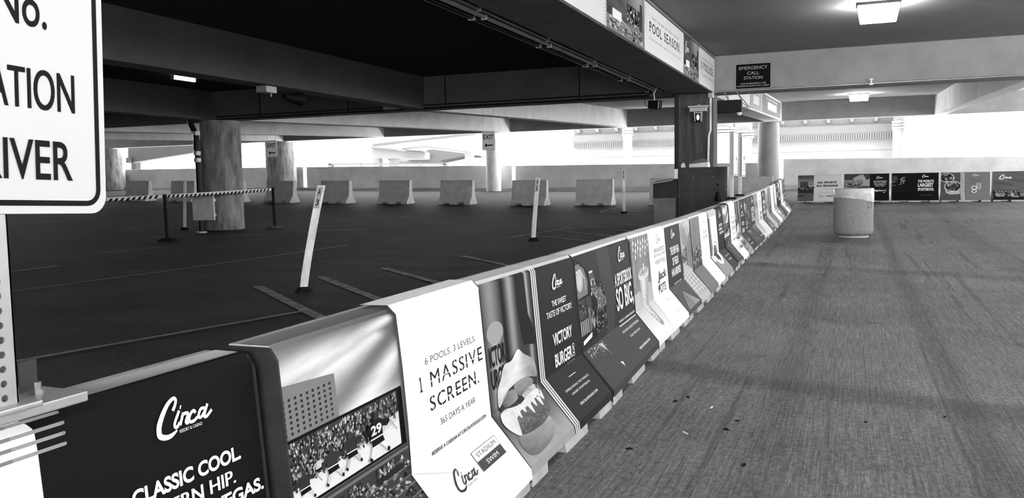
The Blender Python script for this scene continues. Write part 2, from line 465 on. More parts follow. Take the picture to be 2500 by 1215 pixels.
def line_strip(p, q, w=.09, n=10):
    m = MB(); d = Vector((q[0] - p[0], q[1] - p[1])).normalized(); nx, ny = -d.y * w / 2, d.x * w / 2
    vs = []
    for i in range(n + 1):
        t = i / n; x = p[0] + (q[0] - p[0]) * t; y = p[1] + (q[1] - p[1]) * t
        for s in (1, -1): vs.append((x + s * nx, y + s * ny, zf(x + s * nx, y + s * ny) + .006))
    m.add(vs, [(2 * i, 2 * i + 1, 2 * i + 3, 2 * i + 2) for i in range(n)])
    return m
for a, b, w in [((-6.6, 8.1), (-4.0, 5.95), .12), ((-6.4, 9.1), (-4.2, 7.2), .12), ((-6.1, 10.2), (-4.1, 8.5), .12), ((-5.7, 11.95), (-4.1, 10.5), .11),
                ((-5.9, 15.7), (-4.2, 14.45), .1), ((-5.8, 16.8), (-4.2, 15.6), .1), ((-5.5, 17.8), (-4.2, 16.75), .1), ((-6.46, 22.37), (-5.0, 21.2), .1),
                ((-6.46, 23.54), (-5.2, 22.2), .1), ((-4.9, 18.5), (-4.2, 17.95), .1), ((-6.19, 15.25), (-5.69, 17.42), .1), ((-6.46, 22.37), (-6.4, 23.72), .1),
                ((-9.3, 6.8), (-8.75, 13.4), .07), ((-5.5, 3.9), (-4.85, 6.7), .07), ((-11.4, 8.45), (-11.48, 9.4), .14), ((-11.75, 16.35), (-10.3, 16.5), .06),
                ((-12.6, 11.2), (-12.3, 13.6), .06), ((-14.6, 14.3), (-12.0, 15.2), .06)]:
    line_strip(a, b, w).build('parking_line', M_LINE, floor_left)

# slabs overhead
def slab(x0, x1, y0, y1, name, mat, label):
    m = MB(); z0, z1 = zc(y0, ZC), zc(y1, ZC)
    m.hexa([(x0, y0, z0), (x1, y0, z0), (x1, y1, z1), (x0, y1, z1)], [(x0, y0, z0 + .25), (x1, y0, z0 + .25), (x1, y1, z1 + .25), (x0, y1, z1 + .25)])
    return structure(m, name, mat, label, 'ceiling')
slab(-2.8, 6.6, -9, 17, 'ceiling', M_SLAB, 'level slab over the drive lane in the near bay')
slab(-46, -2.8, -9, 17, 'ceiling_left', M_SLAB_SHADE, 'slab coloured dark for shade over the near parking bay left of the girder')  # split off so the bay's shade can sit in the colour
slab(-46, 9.9, 17, 35.3, 'ceiling_far', M_SLAB_DAYLIT, 'rising slab overhead in the far bay, coloured as daylit')  # daylight put into the colour; overhang past the beam shades the curb
def beam_y(x0, x1, y0, y1, name, label, mat=None):
    m = MB(); m.hexa([(x0, y0, zc(y0, ZB)), (x1, y0, zc(y0, ZB)), (x1, y1, zc(y1, ZB)), (x0, y1, zc(y1, ZB))],
                     [(x0, y0, zc(y0, ZC) + .02), (x1, y0, zc(y0, ZC) + .02), (x1, y1, zc(y1, ZC) + .02), (x0, y1, zc(y1, ZC) + .02)])
    return structure(m, name, mat or M_BEAM, label, 'beam', bevel=.012)
beam_y(-3.13, -2.39, -9, 16, 'beam_banner', 'wide concrete girder carrying the poolside banners over the barrier row', M_BEAM_SHADE)
beam_y(-8.85, -8.46, -9, 16, 'beam', 'near concrete beam sloping across the dark bay, right of the two', M_BEAM_SHADE)
beam_y(-14.5, -14.1, -9, 16, 'beam', 'concrete beam running to the left round column, beyond the ceiling tube light', M_BEAM_SHADE)
beam_y(-3.1, -2.47, 16.5, 33.5, 'beam_banner_far', 'far concrete girder behind the black display, with small posters on its side', M_BEAM_DAYLIT)
beam_y(-8.85, -8.46, 16.5, 33.5, 'beam', 'sunlit concrete beam of the far bay seen left of the square column', M_BEAM_DAYLIT)
beam_y(-14.1, -13.6, 16.5, 33.5, 'beam', 'bright concrete beam of the far bay ending above the right-hand exit sign', M_BEAM_DAYLIT)
beam_y(-20.2, -19.8, 16.5, 33.5, 'beam', 'pale concrete beam of the far bay crossing behind the round column', M_BEAM_DAYLIT)
beam_y(-25.9, -25.4, 16.5, 33.5, 'beam', 'far left concrete beam above the dark ramp edge', M_BEAM_DAYLIT)
beam_y(2.72, 3.1, 16.5, 33.5, 'beam', 'concrete beam slanting down the upper right of the lane ceiling', M_BEAM_DAYLIT)
def beam_x(y0, y1, name, label, x0=-46, x1=6.6, mat=None):
    m = MB(); a, b = zc(y0, ZB), zc(y0, ZC) + .02
    m.box(x0, x1, y0, y1, a, b)
    return structure(m, name, mat or M_BEAM, label, 'beam', bevel=.012)
beam_x(16.0, 16.5, 'beam_cross', 'concrete cross beam over the lane holding the emergency call sign', -2.8)
beam_x(16.0, 16.5, 'beam_cross', 'dark concrete cross beam spanning the parking bay to the round column', -46, -2.8, M_BEAM_SHADE)  # separate span so it can take the shade-coloured concrete
beam_x(33.5, 33.95, 'beam_cross_far', 'far grey concrete cross beam along the open edge', -46, 9.9)

# columns
m = MB(); m.lathe([(.475, zf(-14.2, 16.3)), (.475, ZB)], 40, (-14.22, 16.32))
structure(m, 'column', M_COLUMN, 'stained round concrete column with a drain pipe beside it', 'column', smooth=40)
c = .10; x0, x1, y0, y1 = -3.13, -2.40, 15.92, 16.6
m = MB(); oct_ = [(x0 + c, y0), (x1 - c, y0), (x1, y0 + c), (x1, y1 - c), (x1 - c, y1), (x0 + c, y1), (x0, y1 - c), (x0, y0 + c)]
m.hexa([(x, y, .1) for x, y in oct_], [(x, y, ZB) for x, y in oct_])
structure(m, 'column', M_SQUARE, 'streaked square column with chamfered corners holding the lantern', 'column')
for cx, cy, r, lab in [(-3.02, 34.35, .40, 'smooth round column at the far edge behind the barrier row'), (-14.75, 34.3, .33, 'pale round column under the right-hand exit sign'),
                       (-26.2, 34.3, .74, 'thick shaded column behind the left-hand exit sign'), (-37.5, 34.3, .72, 'thick dark column beside the large parking notice')]:
    m = MB(); m.lathe([(r, zf(cx, cy)), (r, zc(33.5, ZB))], 36, (cx, cy)); structure(m, 'column', M_COLUMN if r > .5 else M_BEAM_DAYLIT if cx < -5 else M_BEAM, lab, 'column', smooth=40)

# parapets and curb along the far edge, unseen light-shaping walls elsewhere
def parapet(x0, x1, za, zb, name, label):
    m = MB(); m.hexa([(x0, 35, .4), (x1, 35, .4), (x1, 35.2, .4), (x0, 35.2, .4)], [(x0, 35, za), (x1, 35, zb), (x1, 35.2, zb), (x0, 35.2, za)])
    return structure(m, name, M_PARAPET, label, 'wall', bevel=.01)
parapet(-46, -25.42, 2.32, 2.13, 'wall_back', 'low far parapet wall left of the thick exit column')
parapet(-25.22, -14.16, 2.12, 1.95, 'wall_back', 'low far parapet wall between the two exit columns')
parapet(-13.99, -2.66, 1.935, 1.80, 'wall_back', 'low far parapet wall right of the pale exit column')
parapet(-2.5, 12, 1.935, 1.74, 'wall_back', 'low far parapet wall behind the poster barriers at the lane end')
m = MB()
for x0, x1 in ((-46, -14.1), (-14.1, 12)):
    m.hexa([(x0, 34.5, .3), (x1, 34.5, .3), (x1, 35, .3), (x0, 35, .3)], [(x0, 34.5, zf(x0, 34.5) + .15), (x1, 34.5, zf(x1, 34.5) + .15), (x1, 35, zf(x1, 34.5) + .15), (x0, 35, zf(x0, 34.5) + .15)])
structure(m, 'curb', M_PARAPET, 'low concrete curb at the foot of the far parapet', 'curb')
m = MB(); m.box(-46.3, -46, -9, 17, -.5, 3.7); m.box(-46.3, -46, 17, 35.2, -.5, 1.9); structure(m, 'unseen_wall_left', M_PARAPET, 'unseen end wall at the far left, cut low to let light in', 'wall')  # out of view; far part lowered to let light into the far bay
m = MB(); m.box(-46.3, -3, -9.3, -9, -.5, 3.7); structure(m, 'unseen_wall_front', M_PARAPET, 'unseen wall behind the viewer, keeping the near left bay dark', 'wall')  # out of view, closed to hold the near left bay dark
m = MB(); m.box(6.2, 6.4, -9, 16.4, -.5, 2.3); m.box(6.4, 9.6, 16.2, 16.4, -.5, 2.3); m.box(9.4, 9.6, 16.4, 35, -.5, 1.5); structure(m, 'unseen_wall_right', M_PARAPET, 'unseen parapet right of the lane, its heights shaped for daylight', 'wall')  # out of view; stepped heights set how much daylight enters
m = MB(); m.box(-140, 120, -90, 170, -3.0, -2.8); structure(m, 'ground', M_GROUND, 'bright ground outside the garage', 'ground')

# ------------------------------------------------------------------ buildings outside
bd = thing('building', 'sunlit pale building with brackets under its eave, beyond the parapet', 'building', (0, 50, -2.8))
zb = 2.8
m = MB(); m.box(-16, 2.3, 0, 4, 0, zb + 3.22); m.build('wall', M_BUILD, bd)
m = MB(); m.box(-16, 2.3, -.35, 4, zb + 3.22, zb + 3.3)
for k in range(150):
    x = -15.9 + k * .121; m.box(x, x + .07, -.42, -.33, zb + 3.24, zb + 3.5)
g = m.build('fluted_band', M_BUILD2, bd); g['kind'] = 'stuff'
m = MB(); m.box(-16, 2.3, -.33, 4, zb + 3.3, zb + 4.0); m.build('fascia', M_BUILD2, bd)
m = MB(); m.box(-16, 2.3, -.1, 4, zb + 4.0, zb + 5.2); m.build('frieze', M_BUILD, bd)
m = MB(); m.box(-16.5, 2.6, -1.2, 4, zb + 4.62, zb + 4.8); m.build('eave', M_BUILD, bd)
for k in range(16):
    x = -15.6 + k * 1.2
    m = MB(); m.prism_x([(-.1, zb + 4.62), (-1.0, zb + 4.62), (-1.0, zb + 4.5), (-.1, zb + 4.1)], x - .09, x + .09); m.build('bracket', M_BUILD, bd)
for z in (1.95, 2.6):
    m = MB(); m.box(-16, 2.3, -.012, 0, zb + z, zb + z + .025); m.build('wall_joint', M_BUILD2, bd)
def banded_column(x, y, r, ztop, zcap, label, n=3):
    t = thing('banded_column', label, 'column', (x, y, -2.8), 0, 'banded columns of the building outside')
    m = MB(); m.lathe([(r, 0), (r, zcap + 2.8)], 28); m.build('shaft', M_BUILD, t, smooth=40)
    for k in range(n):
        z = zcap + 2.8 + k * .15
        m = MB(); m.lathe([(r * 1.12, z), (r * 1.22, z + .045), (r * 1.22, z + .09), (r * 1.1, z + .13)], 28); m.build('ring', M_BUILD, t, smooth=40)
    m = MB(); z = zcap + 2.8 + n * .15 - .02; m.box(-r * .9, r * .9, -r * .9, r * .9, z, ztop + 2.8); m.build('neck', M_BUILD2, t)
banded_column(2.25, 48.4, .27, 4.5, 3.62, 'slim banded column at the right end of the pale building')
banded_column(5.0, 47.0, 1.75, 5.6, 5.3, 'massive white round column filling the right of the view outside', 0)
banded_column(-12.2, 48.4, .27, 4.6, 3.78, 'slim banded column seen left of the streaked square column')
banded_column(-6.35, 45.5, .55, 4.3, 3.45, 'white banded column just right of the streaked square column')
banded_column(-5.55, 48.0, .46, 4.3, 3.38, 'white banded column behind the two perforated posts')

rp = thing('ramp_structure', 'sunlit neighbouring ramp with an arched wall and railed deck, beyond the parapet', 'building', (0, 62, -2.8))
def pxa(px, py, y):           # where a sight line meets the plane y = const (used once, to site far things)
    d = R @ Vector((px - W / 2, -(py - H / 2), -F)); t = y / d.y
    return Vector((d.x * t, y, CAM_Z + d.z * t))
def slab_at(pts, y, depth, name, mat, parent):
    P = [pxa(a, b, y) for a, b in pts]
    m = MB(); o = parent.location
    m.hexa([(p.x - o.x, y - o.y, p.z - o.z) for p in P], [(p.x - o.x, y + depth - o.y, p.z - o.z) for p in P])
    return m.build(name, mat, parent)
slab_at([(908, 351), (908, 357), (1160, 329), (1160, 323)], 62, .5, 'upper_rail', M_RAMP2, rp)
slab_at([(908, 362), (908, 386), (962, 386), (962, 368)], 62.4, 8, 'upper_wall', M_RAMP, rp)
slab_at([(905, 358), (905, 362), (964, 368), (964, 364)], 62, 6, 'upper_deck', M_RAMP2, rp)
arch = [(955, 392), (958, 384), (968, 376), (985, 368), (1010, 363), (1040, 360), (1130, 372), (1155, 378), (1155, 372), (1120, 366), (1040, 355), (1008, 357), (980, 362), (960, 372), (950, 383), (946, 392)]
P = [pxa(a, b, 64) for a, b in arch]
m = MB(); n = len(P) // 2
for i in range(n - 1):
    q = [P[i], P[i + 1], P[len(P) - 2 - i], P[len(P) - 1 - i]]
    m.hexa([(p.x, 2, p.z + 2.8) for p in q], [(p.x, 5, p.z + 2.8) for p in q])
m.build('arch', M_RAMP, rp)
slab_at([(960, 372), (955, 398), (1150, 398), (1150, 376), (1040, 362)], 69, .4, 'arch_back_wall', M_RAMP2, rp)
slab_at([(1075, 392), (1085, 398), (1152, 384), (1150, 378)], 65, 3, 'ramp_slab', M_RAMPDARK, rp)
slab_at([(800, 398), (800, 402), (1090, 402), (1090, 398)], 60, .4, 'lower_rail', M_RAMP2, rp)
for px in (915, 955, 1140):
    q = pxa(px, 372, 63); m = MB(); m.box(q.x - .3, q.x + .3, 1.2, 1.8, 0, q.z + 2.8); m.build('support', M_RAMP, rp)
for px in (805, 1085):
    q = pxa(px, 400, 60); m = MB(); m.box(q.x - .15, q.x + .15, -2.0, -1.6, 0, q.z + 2.8); m.build('rail_support', M_RAMP2, rp)
for px in (880, 952, 1022): slab_at([(px, 396), (px, 408), (px + 2, 408), (px + 2, 396)], 60.5, .15, 'rail_post', M_RAMP2, rp)
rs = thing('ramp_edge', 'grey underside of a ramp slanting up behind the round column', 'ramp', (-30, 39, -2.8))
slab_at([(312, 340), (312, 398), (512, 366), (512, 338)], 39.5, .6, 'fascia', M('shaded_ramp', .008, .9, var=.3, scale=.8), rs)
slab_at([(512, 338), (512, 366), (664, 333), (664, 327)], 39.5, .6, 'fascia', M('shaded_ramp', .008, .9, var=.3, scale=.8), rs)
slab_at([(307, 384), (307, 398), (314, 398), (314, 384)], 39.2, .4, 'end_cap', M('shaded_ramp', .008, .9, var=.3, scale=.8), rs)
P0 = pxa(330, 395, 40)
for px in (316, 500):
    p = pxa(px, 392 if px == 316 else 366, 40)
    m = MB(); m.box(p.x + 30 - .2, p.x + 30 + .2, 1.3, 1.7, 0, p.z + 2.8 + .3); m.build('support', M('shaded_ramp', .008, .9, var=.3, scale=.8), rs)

# ------------------------------------------------------------------ barriers
XC = [(-2, -1.45), (1, -1.45), (4, -1.455), (6, -1.535), (8, -1.57), (10, -1.62), (12, -1.655), (14, -1.67), (17, -1.655), (20, -1.67), (24, -1.73)]
def xcen(Y):
    for (a, p), (b, q) in zip(XC, XC[1:]):
        if a <= Y <= b: return p + (q - p) * (Y - a) / (b - a)
    return XC[-1][1]
JOINTS = [0.33, 1.665, 3.0, 4.27, 5.72, 7.07, 8.42, 9.77, 11.1, 12.4, 13.72, 15.06, 16.4, 17.75, 19.1, 20.45, 21.8, 23.1]
PATH = [(.03, .81), (-.06, .81), (-.08, .79), (-.125, .275), (-.29, .08), (-.296, .045)]
SEG = [0]
for a, b in zip(PATH, PATH[1:]): SEG.append(SEG[-1] + math.hypot(b[0] - a[0], b[1] - a[1]))
VB = [s - SEG[2] for s in SEG]            # v of every bend; 0 = top edge of the face
def barrier_mesh(L, gap=.020):
    x0, x1 = gap, L - gap
    st = [(x0, 0), (x0 + (x1 - x0) * .15, 0), (x0 + (x1 - x0) * .165, .07), (x0 + (x1 - x0) * .345, .07), (x0 + (x1 - x0) * .36, 0),
          (x0 + (x1 - x0) * .63, 0), (x0 + (x1 - x0) * .645, .07), (x0 + (x1 - x0) * .80, .07), (x0 + (x1 - x0) * .815, 0), (x1, 0)]
    m = MB(); n = 12
    vs = []
    for x, zb_ in st:
        half = [(-.30 if not zb_ else -.2905, zb_), (-.29, .08), (-.125, .275), (-.082, .775), (-.075, .795), (-.06, .81)]
        ring = half + [(-y, z) for y, z in half[::-1]]
        vs += [(x, y, z) for y, z in ring]
    fs = []
    for i in range(len(st) - 1):
        for k in range(n): fs.append((i * n + k, i * n + (k + 1) % n, (i + 1) * n + (k + 1) % n, (i + 1) * n + k))
    fs += [tuple(range(n)), tuple(range((len(st) - 1) * n, len(st) * n))[::-1]]
    m.add(vs, fs); return m
def sheet_map(u, v, e, vm):
    """(u along the barrier, v down its face) -> the barrier's own coordinates, e off the concrete"""
    i = 0
    while i < len(VB) - 2 and vm > VB[i + 1]: i += 1
    (ya, za), (yb, zb_) = PATH[i], PATH[i + 1]
    l = SEG[i + 1] - SEG[i]; ty, tz = (yb - ya) / l, (zb_ - za) / l
    t = v - VB[i]
    def nrm(j):
        (a, b), (c_, d) = PATH[j], PATH[j + 1]; q = math.hypot(c_ - a, d - b); return Vector(((d - b) / q, -(c_ - a) / q))
    n = nrm(i)
    # keep neighbouring facets joined when lifted off the concrete
    sh = 0
    if abs(t) < 1e-6 and i > 0:
        k = nrm(i - 1); mm = (n + k).normalized(); n2 = mm / max(.3, mm.dot(n)); return (u, ya + n2.x * e, za + n2.y * e)
    if abs(t - l) < 1e-6 and i < len(PATH) - 2:
        k = nrm(i + 1); mm = (n + k).normalized(); n2 = mm / max(.3, mm.dot(n)); return (u, yb + n2.x * e, zb_ + n2.y * e)
    return (u, ya + ty * t + n.x * e, za + tz * t + n.y * e)
BREAKS = VB[1:-1]
VT, VBOT = VB[0], VB[-1]
def wrapped_barrier(k, label, design, scale_name='poster_barrier'):
    y0, y1 = JOINTS[k], JOINTS[k + 1]
    p0 = Vector((xcen(y0), y0, zf(-1.5, y0))); p1 = Vector((xcen(y1), y1, zf(-1.5, y1)))
    if k == 0: p0.z -= .012; p1.z -= .012
    if k == 1: p0.x += .045
    d = p1 - p0; L = d.length
    t = thing(scale_name, label, 'barrier', p0, 0, 'poster wrapped barriers along the drive lane')
    ex = d.normalized(); ez = (Vector((0, 0, 1)) - ex.z * ex).normalized(); ey = ez.cross(ex)
    t.rotation_euler = Matrix((ex, ey, ez)).transposed().to_euler()
    barrier_mesh(L).build('concrete_body', M_BARRIER, t)
    prof = [(-.296, .02), (-.294, .08), (-.13, .277), (-.087, .775), (-.066, .806), (.066, .806), (.087, .775), (.13, .277), (.294, .08), (.296, .02)]
    for x0, x1 in ((.012, .0195), (L - .0195, L - .012)):
        m = MB(); m.prism_x(prof, x0, x1); m.build('end_sheet', M_ENDSHEET, t)
    if design: dress(design, t, L, sheet_map, BREAKS, VT, VBOT)
    return t
def dress(design, t, L, mp, breaks, vt, vb):
    a, b = Print(), Print()
    a.L = b.L = L; a.vt, a.vb = vt, vb
    design(a, b, L)
    w = a.build('vinyl_wrap', mp, breaks, INK, t, ulim=(.019, L - .019))
    if b.t: b.build('lettering', mp, breaks, INK, w, eps0=.0015 + .0003 * (a.layer + 2), ulim=(.019, L - .019))

# ------------------------------------------------------------------ what is printed on the barriers
DK, MD, LT, WHT, BLK = .014, .045, .30, .86, .006
G0 = .019
def base(a, L, c, u0=None, u1=None, toe=None):
    u0 = G0 if u0 is None else u0; u1 = L - G0 if u1 is None else u1
    a.rect(u0, a.vt, u1, a.vb, c)
def d_classic(a, b, L):
    base(a, L, .009); a.up()
    a.rect(G0, a.vt, L - G0, -.045, .33); a.up()
    a.quad([(.9, a.vt), (L - G0, a.vt), (L - G0, -.05), (.9, -.06)], [.5, .7, .6, .3]); a.up()
    a.poly([(G0, -.05), (.68, -.05), (.70, -.025), (.711, -.01), (.719, .009), (.721, .046), (.724, a.vb), (G0, a.vb)], .8); a.up()
    a.poly([(.03, .06), (.15, .06), (.20, .50), (.03, .50)], .16); a.up()
    a.rect(.03, .585, .70, a.vb, .3); a.rect(.724, .517, L - G0, a.vb, .035); a.up()  # dark half's paler toe has the light from above put into it
    a.ellipse(.42, .515, .285, .155, .25, 28); a.up(); a.ellipse(.42, .515, .27, .147, .85, 28); a.up()
    a.poly([(.26, .515), (.34, .40), (.46, .41), (.56, .575), (.40, .62)], .05); a.up(); crowd(a, .28, .40, .54, .61, 60, 61, .01, .4, .02, 1.2); a.up()
    for v in (-.056, -.036, -.016, .005, .0245, .0445):
        a.rect(G0, v - .0034, .67, v + .0034, .2); a.rect(.67, v - .0034, .777, v + .0034, .30)
        a.ellipse(.777, v, .0034, .0034, .3, 10)
    b.logo(.999, .027, .163, .079, .9, 1.0, 'RESORT & CASINO')
    b.text('CLASSIC COOL.', .911, .1855, 1.238, .2200, .9, .035)
    b.text('MODERN HIP.', .89, .236, 1.211, .2685, .9, .035)
    b.text('ALWAYS VEGAS.', .90, .283, 1.305, .316, .9, .035)
    b.scribble(.85, .60, 1.25, .62, .6, (5, 3, 6)); b.scribble(.9, .66, 1.2, .68, .6, (14,))
def cloud(a, u0, v0, u1, v1, lo, hi, seed, su=2.2, sv=9, tilt=3.0, nu=60, nv=40):
    def f(x, y):
        q = fbm(x * su + y * tilt * .3, y * sv * .45 - x * tilt, seed) * .5 + .5 + .25 * fbm(x * su * 5 + y * 3, y * sv * 2 - x * tilt * 4, seed + 9)
        return lo + (hi - lo) * smooth01((q - .25) / .75)
    a.grid(u0, v0, u1, v1, nu, nv, f)
def crowd(a, u0, v0, u1, v1, n, seed, lo=.01, hi=.8, s=.006, asp=1.3):
    rr = random.Random(seed)
    for i in range(n):
        u, v = rr.uniform(u0, u1), rr.uniform(v0, v1); c = rr.choice((lo, lo, .05, .2, .45, hi))
        w = s * rr.uniform(.5, 1.4)
        a.quad([(u - w, v), (u + w * rr.uniform(-.4, .6), v - w * asp), (u + w, v + w * .3), (u - w * .2, v + w * asp)], [c] * 4)
def skater(a, u, v, h, body, trim, lean=.0, stick=1):
    """a hockey player seen from behind, drawn flat: skates, legs, trousers, jersey, arms, helmet"""
    w = h * .6
    a.stroke([(u - .10 * w, v + .1 * h), (u - .42 * w, v + .46 * h)], [.26 * w, .2 * w], trim)
    a.stroke([(u + .2 * w, v + .1 * h), (u + .6 * w, v + .30 * h), (u + .72 * w, v + .42 * h)], [.26 * w, .24 * w, .14 * w], trim)
    a.up(); a.stroke([(u - .44 * w, v + .44 * h), (u - .52 * w, v + .5 * h)], .2 * w, BLK)
    a.stroke([(u + .68 * w, v + .42 * h), (u + .86 * w, v + .46 * h)], .16 * w, BLK)
    a.poly([(u - .38 * w, v + .02 * h), (u + .42 * w, v + .02 * h), (u + .55 * w, v + .2 * h), (u - .32 * w, v + .22 * h)], BLK)
    a.up(); a.poly([(u - .42 * w, v + .06 * h), (u - .4 * w, v - .28 * h), (u - .15 * w + lean, v - .38 * h), (u + .18 * w + lean, v - .38 * h), (u + .45 * w, v - .26 * h), (u + .46 * w, v + .06 * h)], body)
    a.stroke([(u - .36 * w, v - .24 * h), (u - .72 * w, v - .1 * h), (u - .62 * w, v + .04 * h)], [.26 * w, .22 * w, .18 * w], body)
    a.stroke([(u + .4 * w, v - .24 * h), (u + .8 * w, v - .16 * h), (u + 1.0 * w, v - .22 * h)], [.26 * w, .22 * w, .18 * w], body)
    a.up(); a.stroke([(u - .42 * w, v + .045 * h), (u + .46 * w, v + .045 * h)], .05 * w, .8)
    a.ellipse(u + .02 * w + lean, v - .44 * h, .19 * w, .09 * h, .04)
    if stick: a.stroke([(u + .98 * w, v - .24 * h), (u + 1.5 * w, v + .12 * h)], .05 * w, .3)
def d_screen(a, b, L):
    base(a, L, .25); a.up()
    PIC = (1.043, -.0615, .978, -.014)
    # picture half: sky with blown cloud, tower, big screen, deck
    def sky_(x, y):
        g = .11 + .05 * y
        al, pe = x * .93 - y * .36, x * .36 + y * .93
        st = max(0, min(1, .55 + .38 * fbm(al * 1.3, pe * 5, 2.3) + .22 * fbm(al * 3, pe * 17, 5.1)))
        def ridge(x0, y0, x1, y1, w0, w1):
            dx, dy = x1 - x0, y1 - y0; t = max(0, min(1, ((x - x0) * dx + (y - y0) * dy) / (dx * dx + dy * dy)))
            d = math.hypot(x - x0 - t * dx, (y - y0 - t * dy)); return math.exp(-(d / (w0 + (w1 - w0) * t)) ** 2)
        c1 = max(ridge(.0, .36, .92, .05, .24, .05), ridge(.25, .50, .78, .22, .20, .08))
        c2 = ridge(.58, 1.0, 1.05, .42, .16, .09) * .9 + ridge(.5, 1.05, 1.1, .98, .1, .14) * .4
        return g + .62 * c1 * (.45 + .75 * st) + .75 * c2 * (.55 + .5 * st)
    a.grid(G0, -.012, .64, .235, 64, 44, sky_); a.up()
    a.quad([(G0, a.vt), (.64, a.vt), (.64, -.012), (G0, -.012)], [.25, .2, .09, .16]); a.up()
    a.A = PIC
    a.poly([(.0735, .10), (.311, .118), (.314, .25), (.0735, .25)], .2); a.up()
    for i in range(9):
        for j in range(8):
            u = .078 + i * .0258; v = .141 + j * .0148
            if v < .243: a.rect(u - .005, v - .0038, u + .005, v + .0038, .025)
    a.up(); a.rect(.0735, .243, .665, .432, BLK); a.up()
    a.rect(.0735, .252, .632, .424, .05)
    a.up(); a.poly([(.0735, .375), (.35, .352), (.632, .318), (.632, .424), (.0735, .424)], .74); a.up()
    a.poly([(.46, .345), (.632, .322), (.632, .345), (.46, .366)], .62); a.up()
    a.rect(.598, .318, .612, .335, .1); a.up()
    crowd(a, .08, .256, .5, .365, 1100, 5, .008, .6, .0042); a.up()
    crowd(a, .5, .255, .625, .322, 160, 6, .008, .3, .004)
    for u in (.50, .535, .57, .6): a.stroke([(u, .256), (u + .004, .33)], .0022, .3)
    a.up()
    for args in ((.125, .378, .085, .03, .6), (.19, .348, .05, .5, .3), (.25, .362, .10, .035, .6), (.345, .352, .10, .03, .5)):
        skater(a, *args); a.up()
    for k in range(5): a.rect(.181 + k * .004, .33, .183 + k * .004, .345, .8)
    a.up(); skater(a, .48, .352, .135, .010, .75, .008); a.up()
    a.text('29', .452, .318, .512, .348, .85, .03); a.text('FLEURY', .452, .304, .512, .312, .5) if False else None; a.up()
    # deck below the screen
    a.rect(.0735, .432, .66, a.vb, .045); a.up()
    a.rect(.08, .438, .655, .447, .15)
    crowd(a, .30, .47, .65, a.vb - .03, 420, 8, .006, .42, .010, .6); a.up()
    for u0, u1, v0, v1 in ((.30, .37, .455, .50), (.45, .62, .452, .50), (.2, .28, .46, .50)): a.rect(u0, v0, u1, v1, .02)
    a.up(); crowd(a, .31, .46, .365, .497, 40, 11, .02, .3, .006); crowd(a, .46, .455, .61, .475, 60, 12, .05, .6, .007)
    for k in range(7): a.up(); a.stroke([(.12 + k * .02, .52 + k * .035), (.655, .50 + k * .035)], .004, .16)
    a.A = (1, 0, 1, 0); a.up(); a.poly([(.615, a.vt), (.628, -.009), (.636, .156), (.634, .35), (.622, .518), (.622, a.vb), (L - G0, a.vb), (L - G0, a.vt)], WHT)
    K = .02; b.A = (1.043, -.0615, 1, -.006)
    b.text('6 POOLS. 3 LEVELS.', .818, .176, 1.245, .199, .12)
    b.stencil('1 MASSIVE', .768, .229, 1.294, .281, K, WHT); b.stencil('SCREEN.', .825, .310, 1.240, .360, K, WHT)
    b.text('365 DAYS A YEAR', .886, .402, 1.187, .424, .12)
    b.text('RESERVE A CABANA AT CIRCALASVEGAS.COM', .801, .4915, 1.266, .505, .03, .004)
    b.rect(1.019, .59, 1.242, .6305, .06); b.up(); b.rect(1.022, .592, 1.239, .6305, WHT)
    b.rect(1.019, .6305, 1.24, .671, .06); b.up()
    b.text('STADIUM', 1.045, .602, 1.218, .62, .05); b.text('SWIM', 1.078, .643, 1.185, .66, .8)
    b.logo(.818, .600, .175, .075, .03, .7, 'RESORT & CASINO')
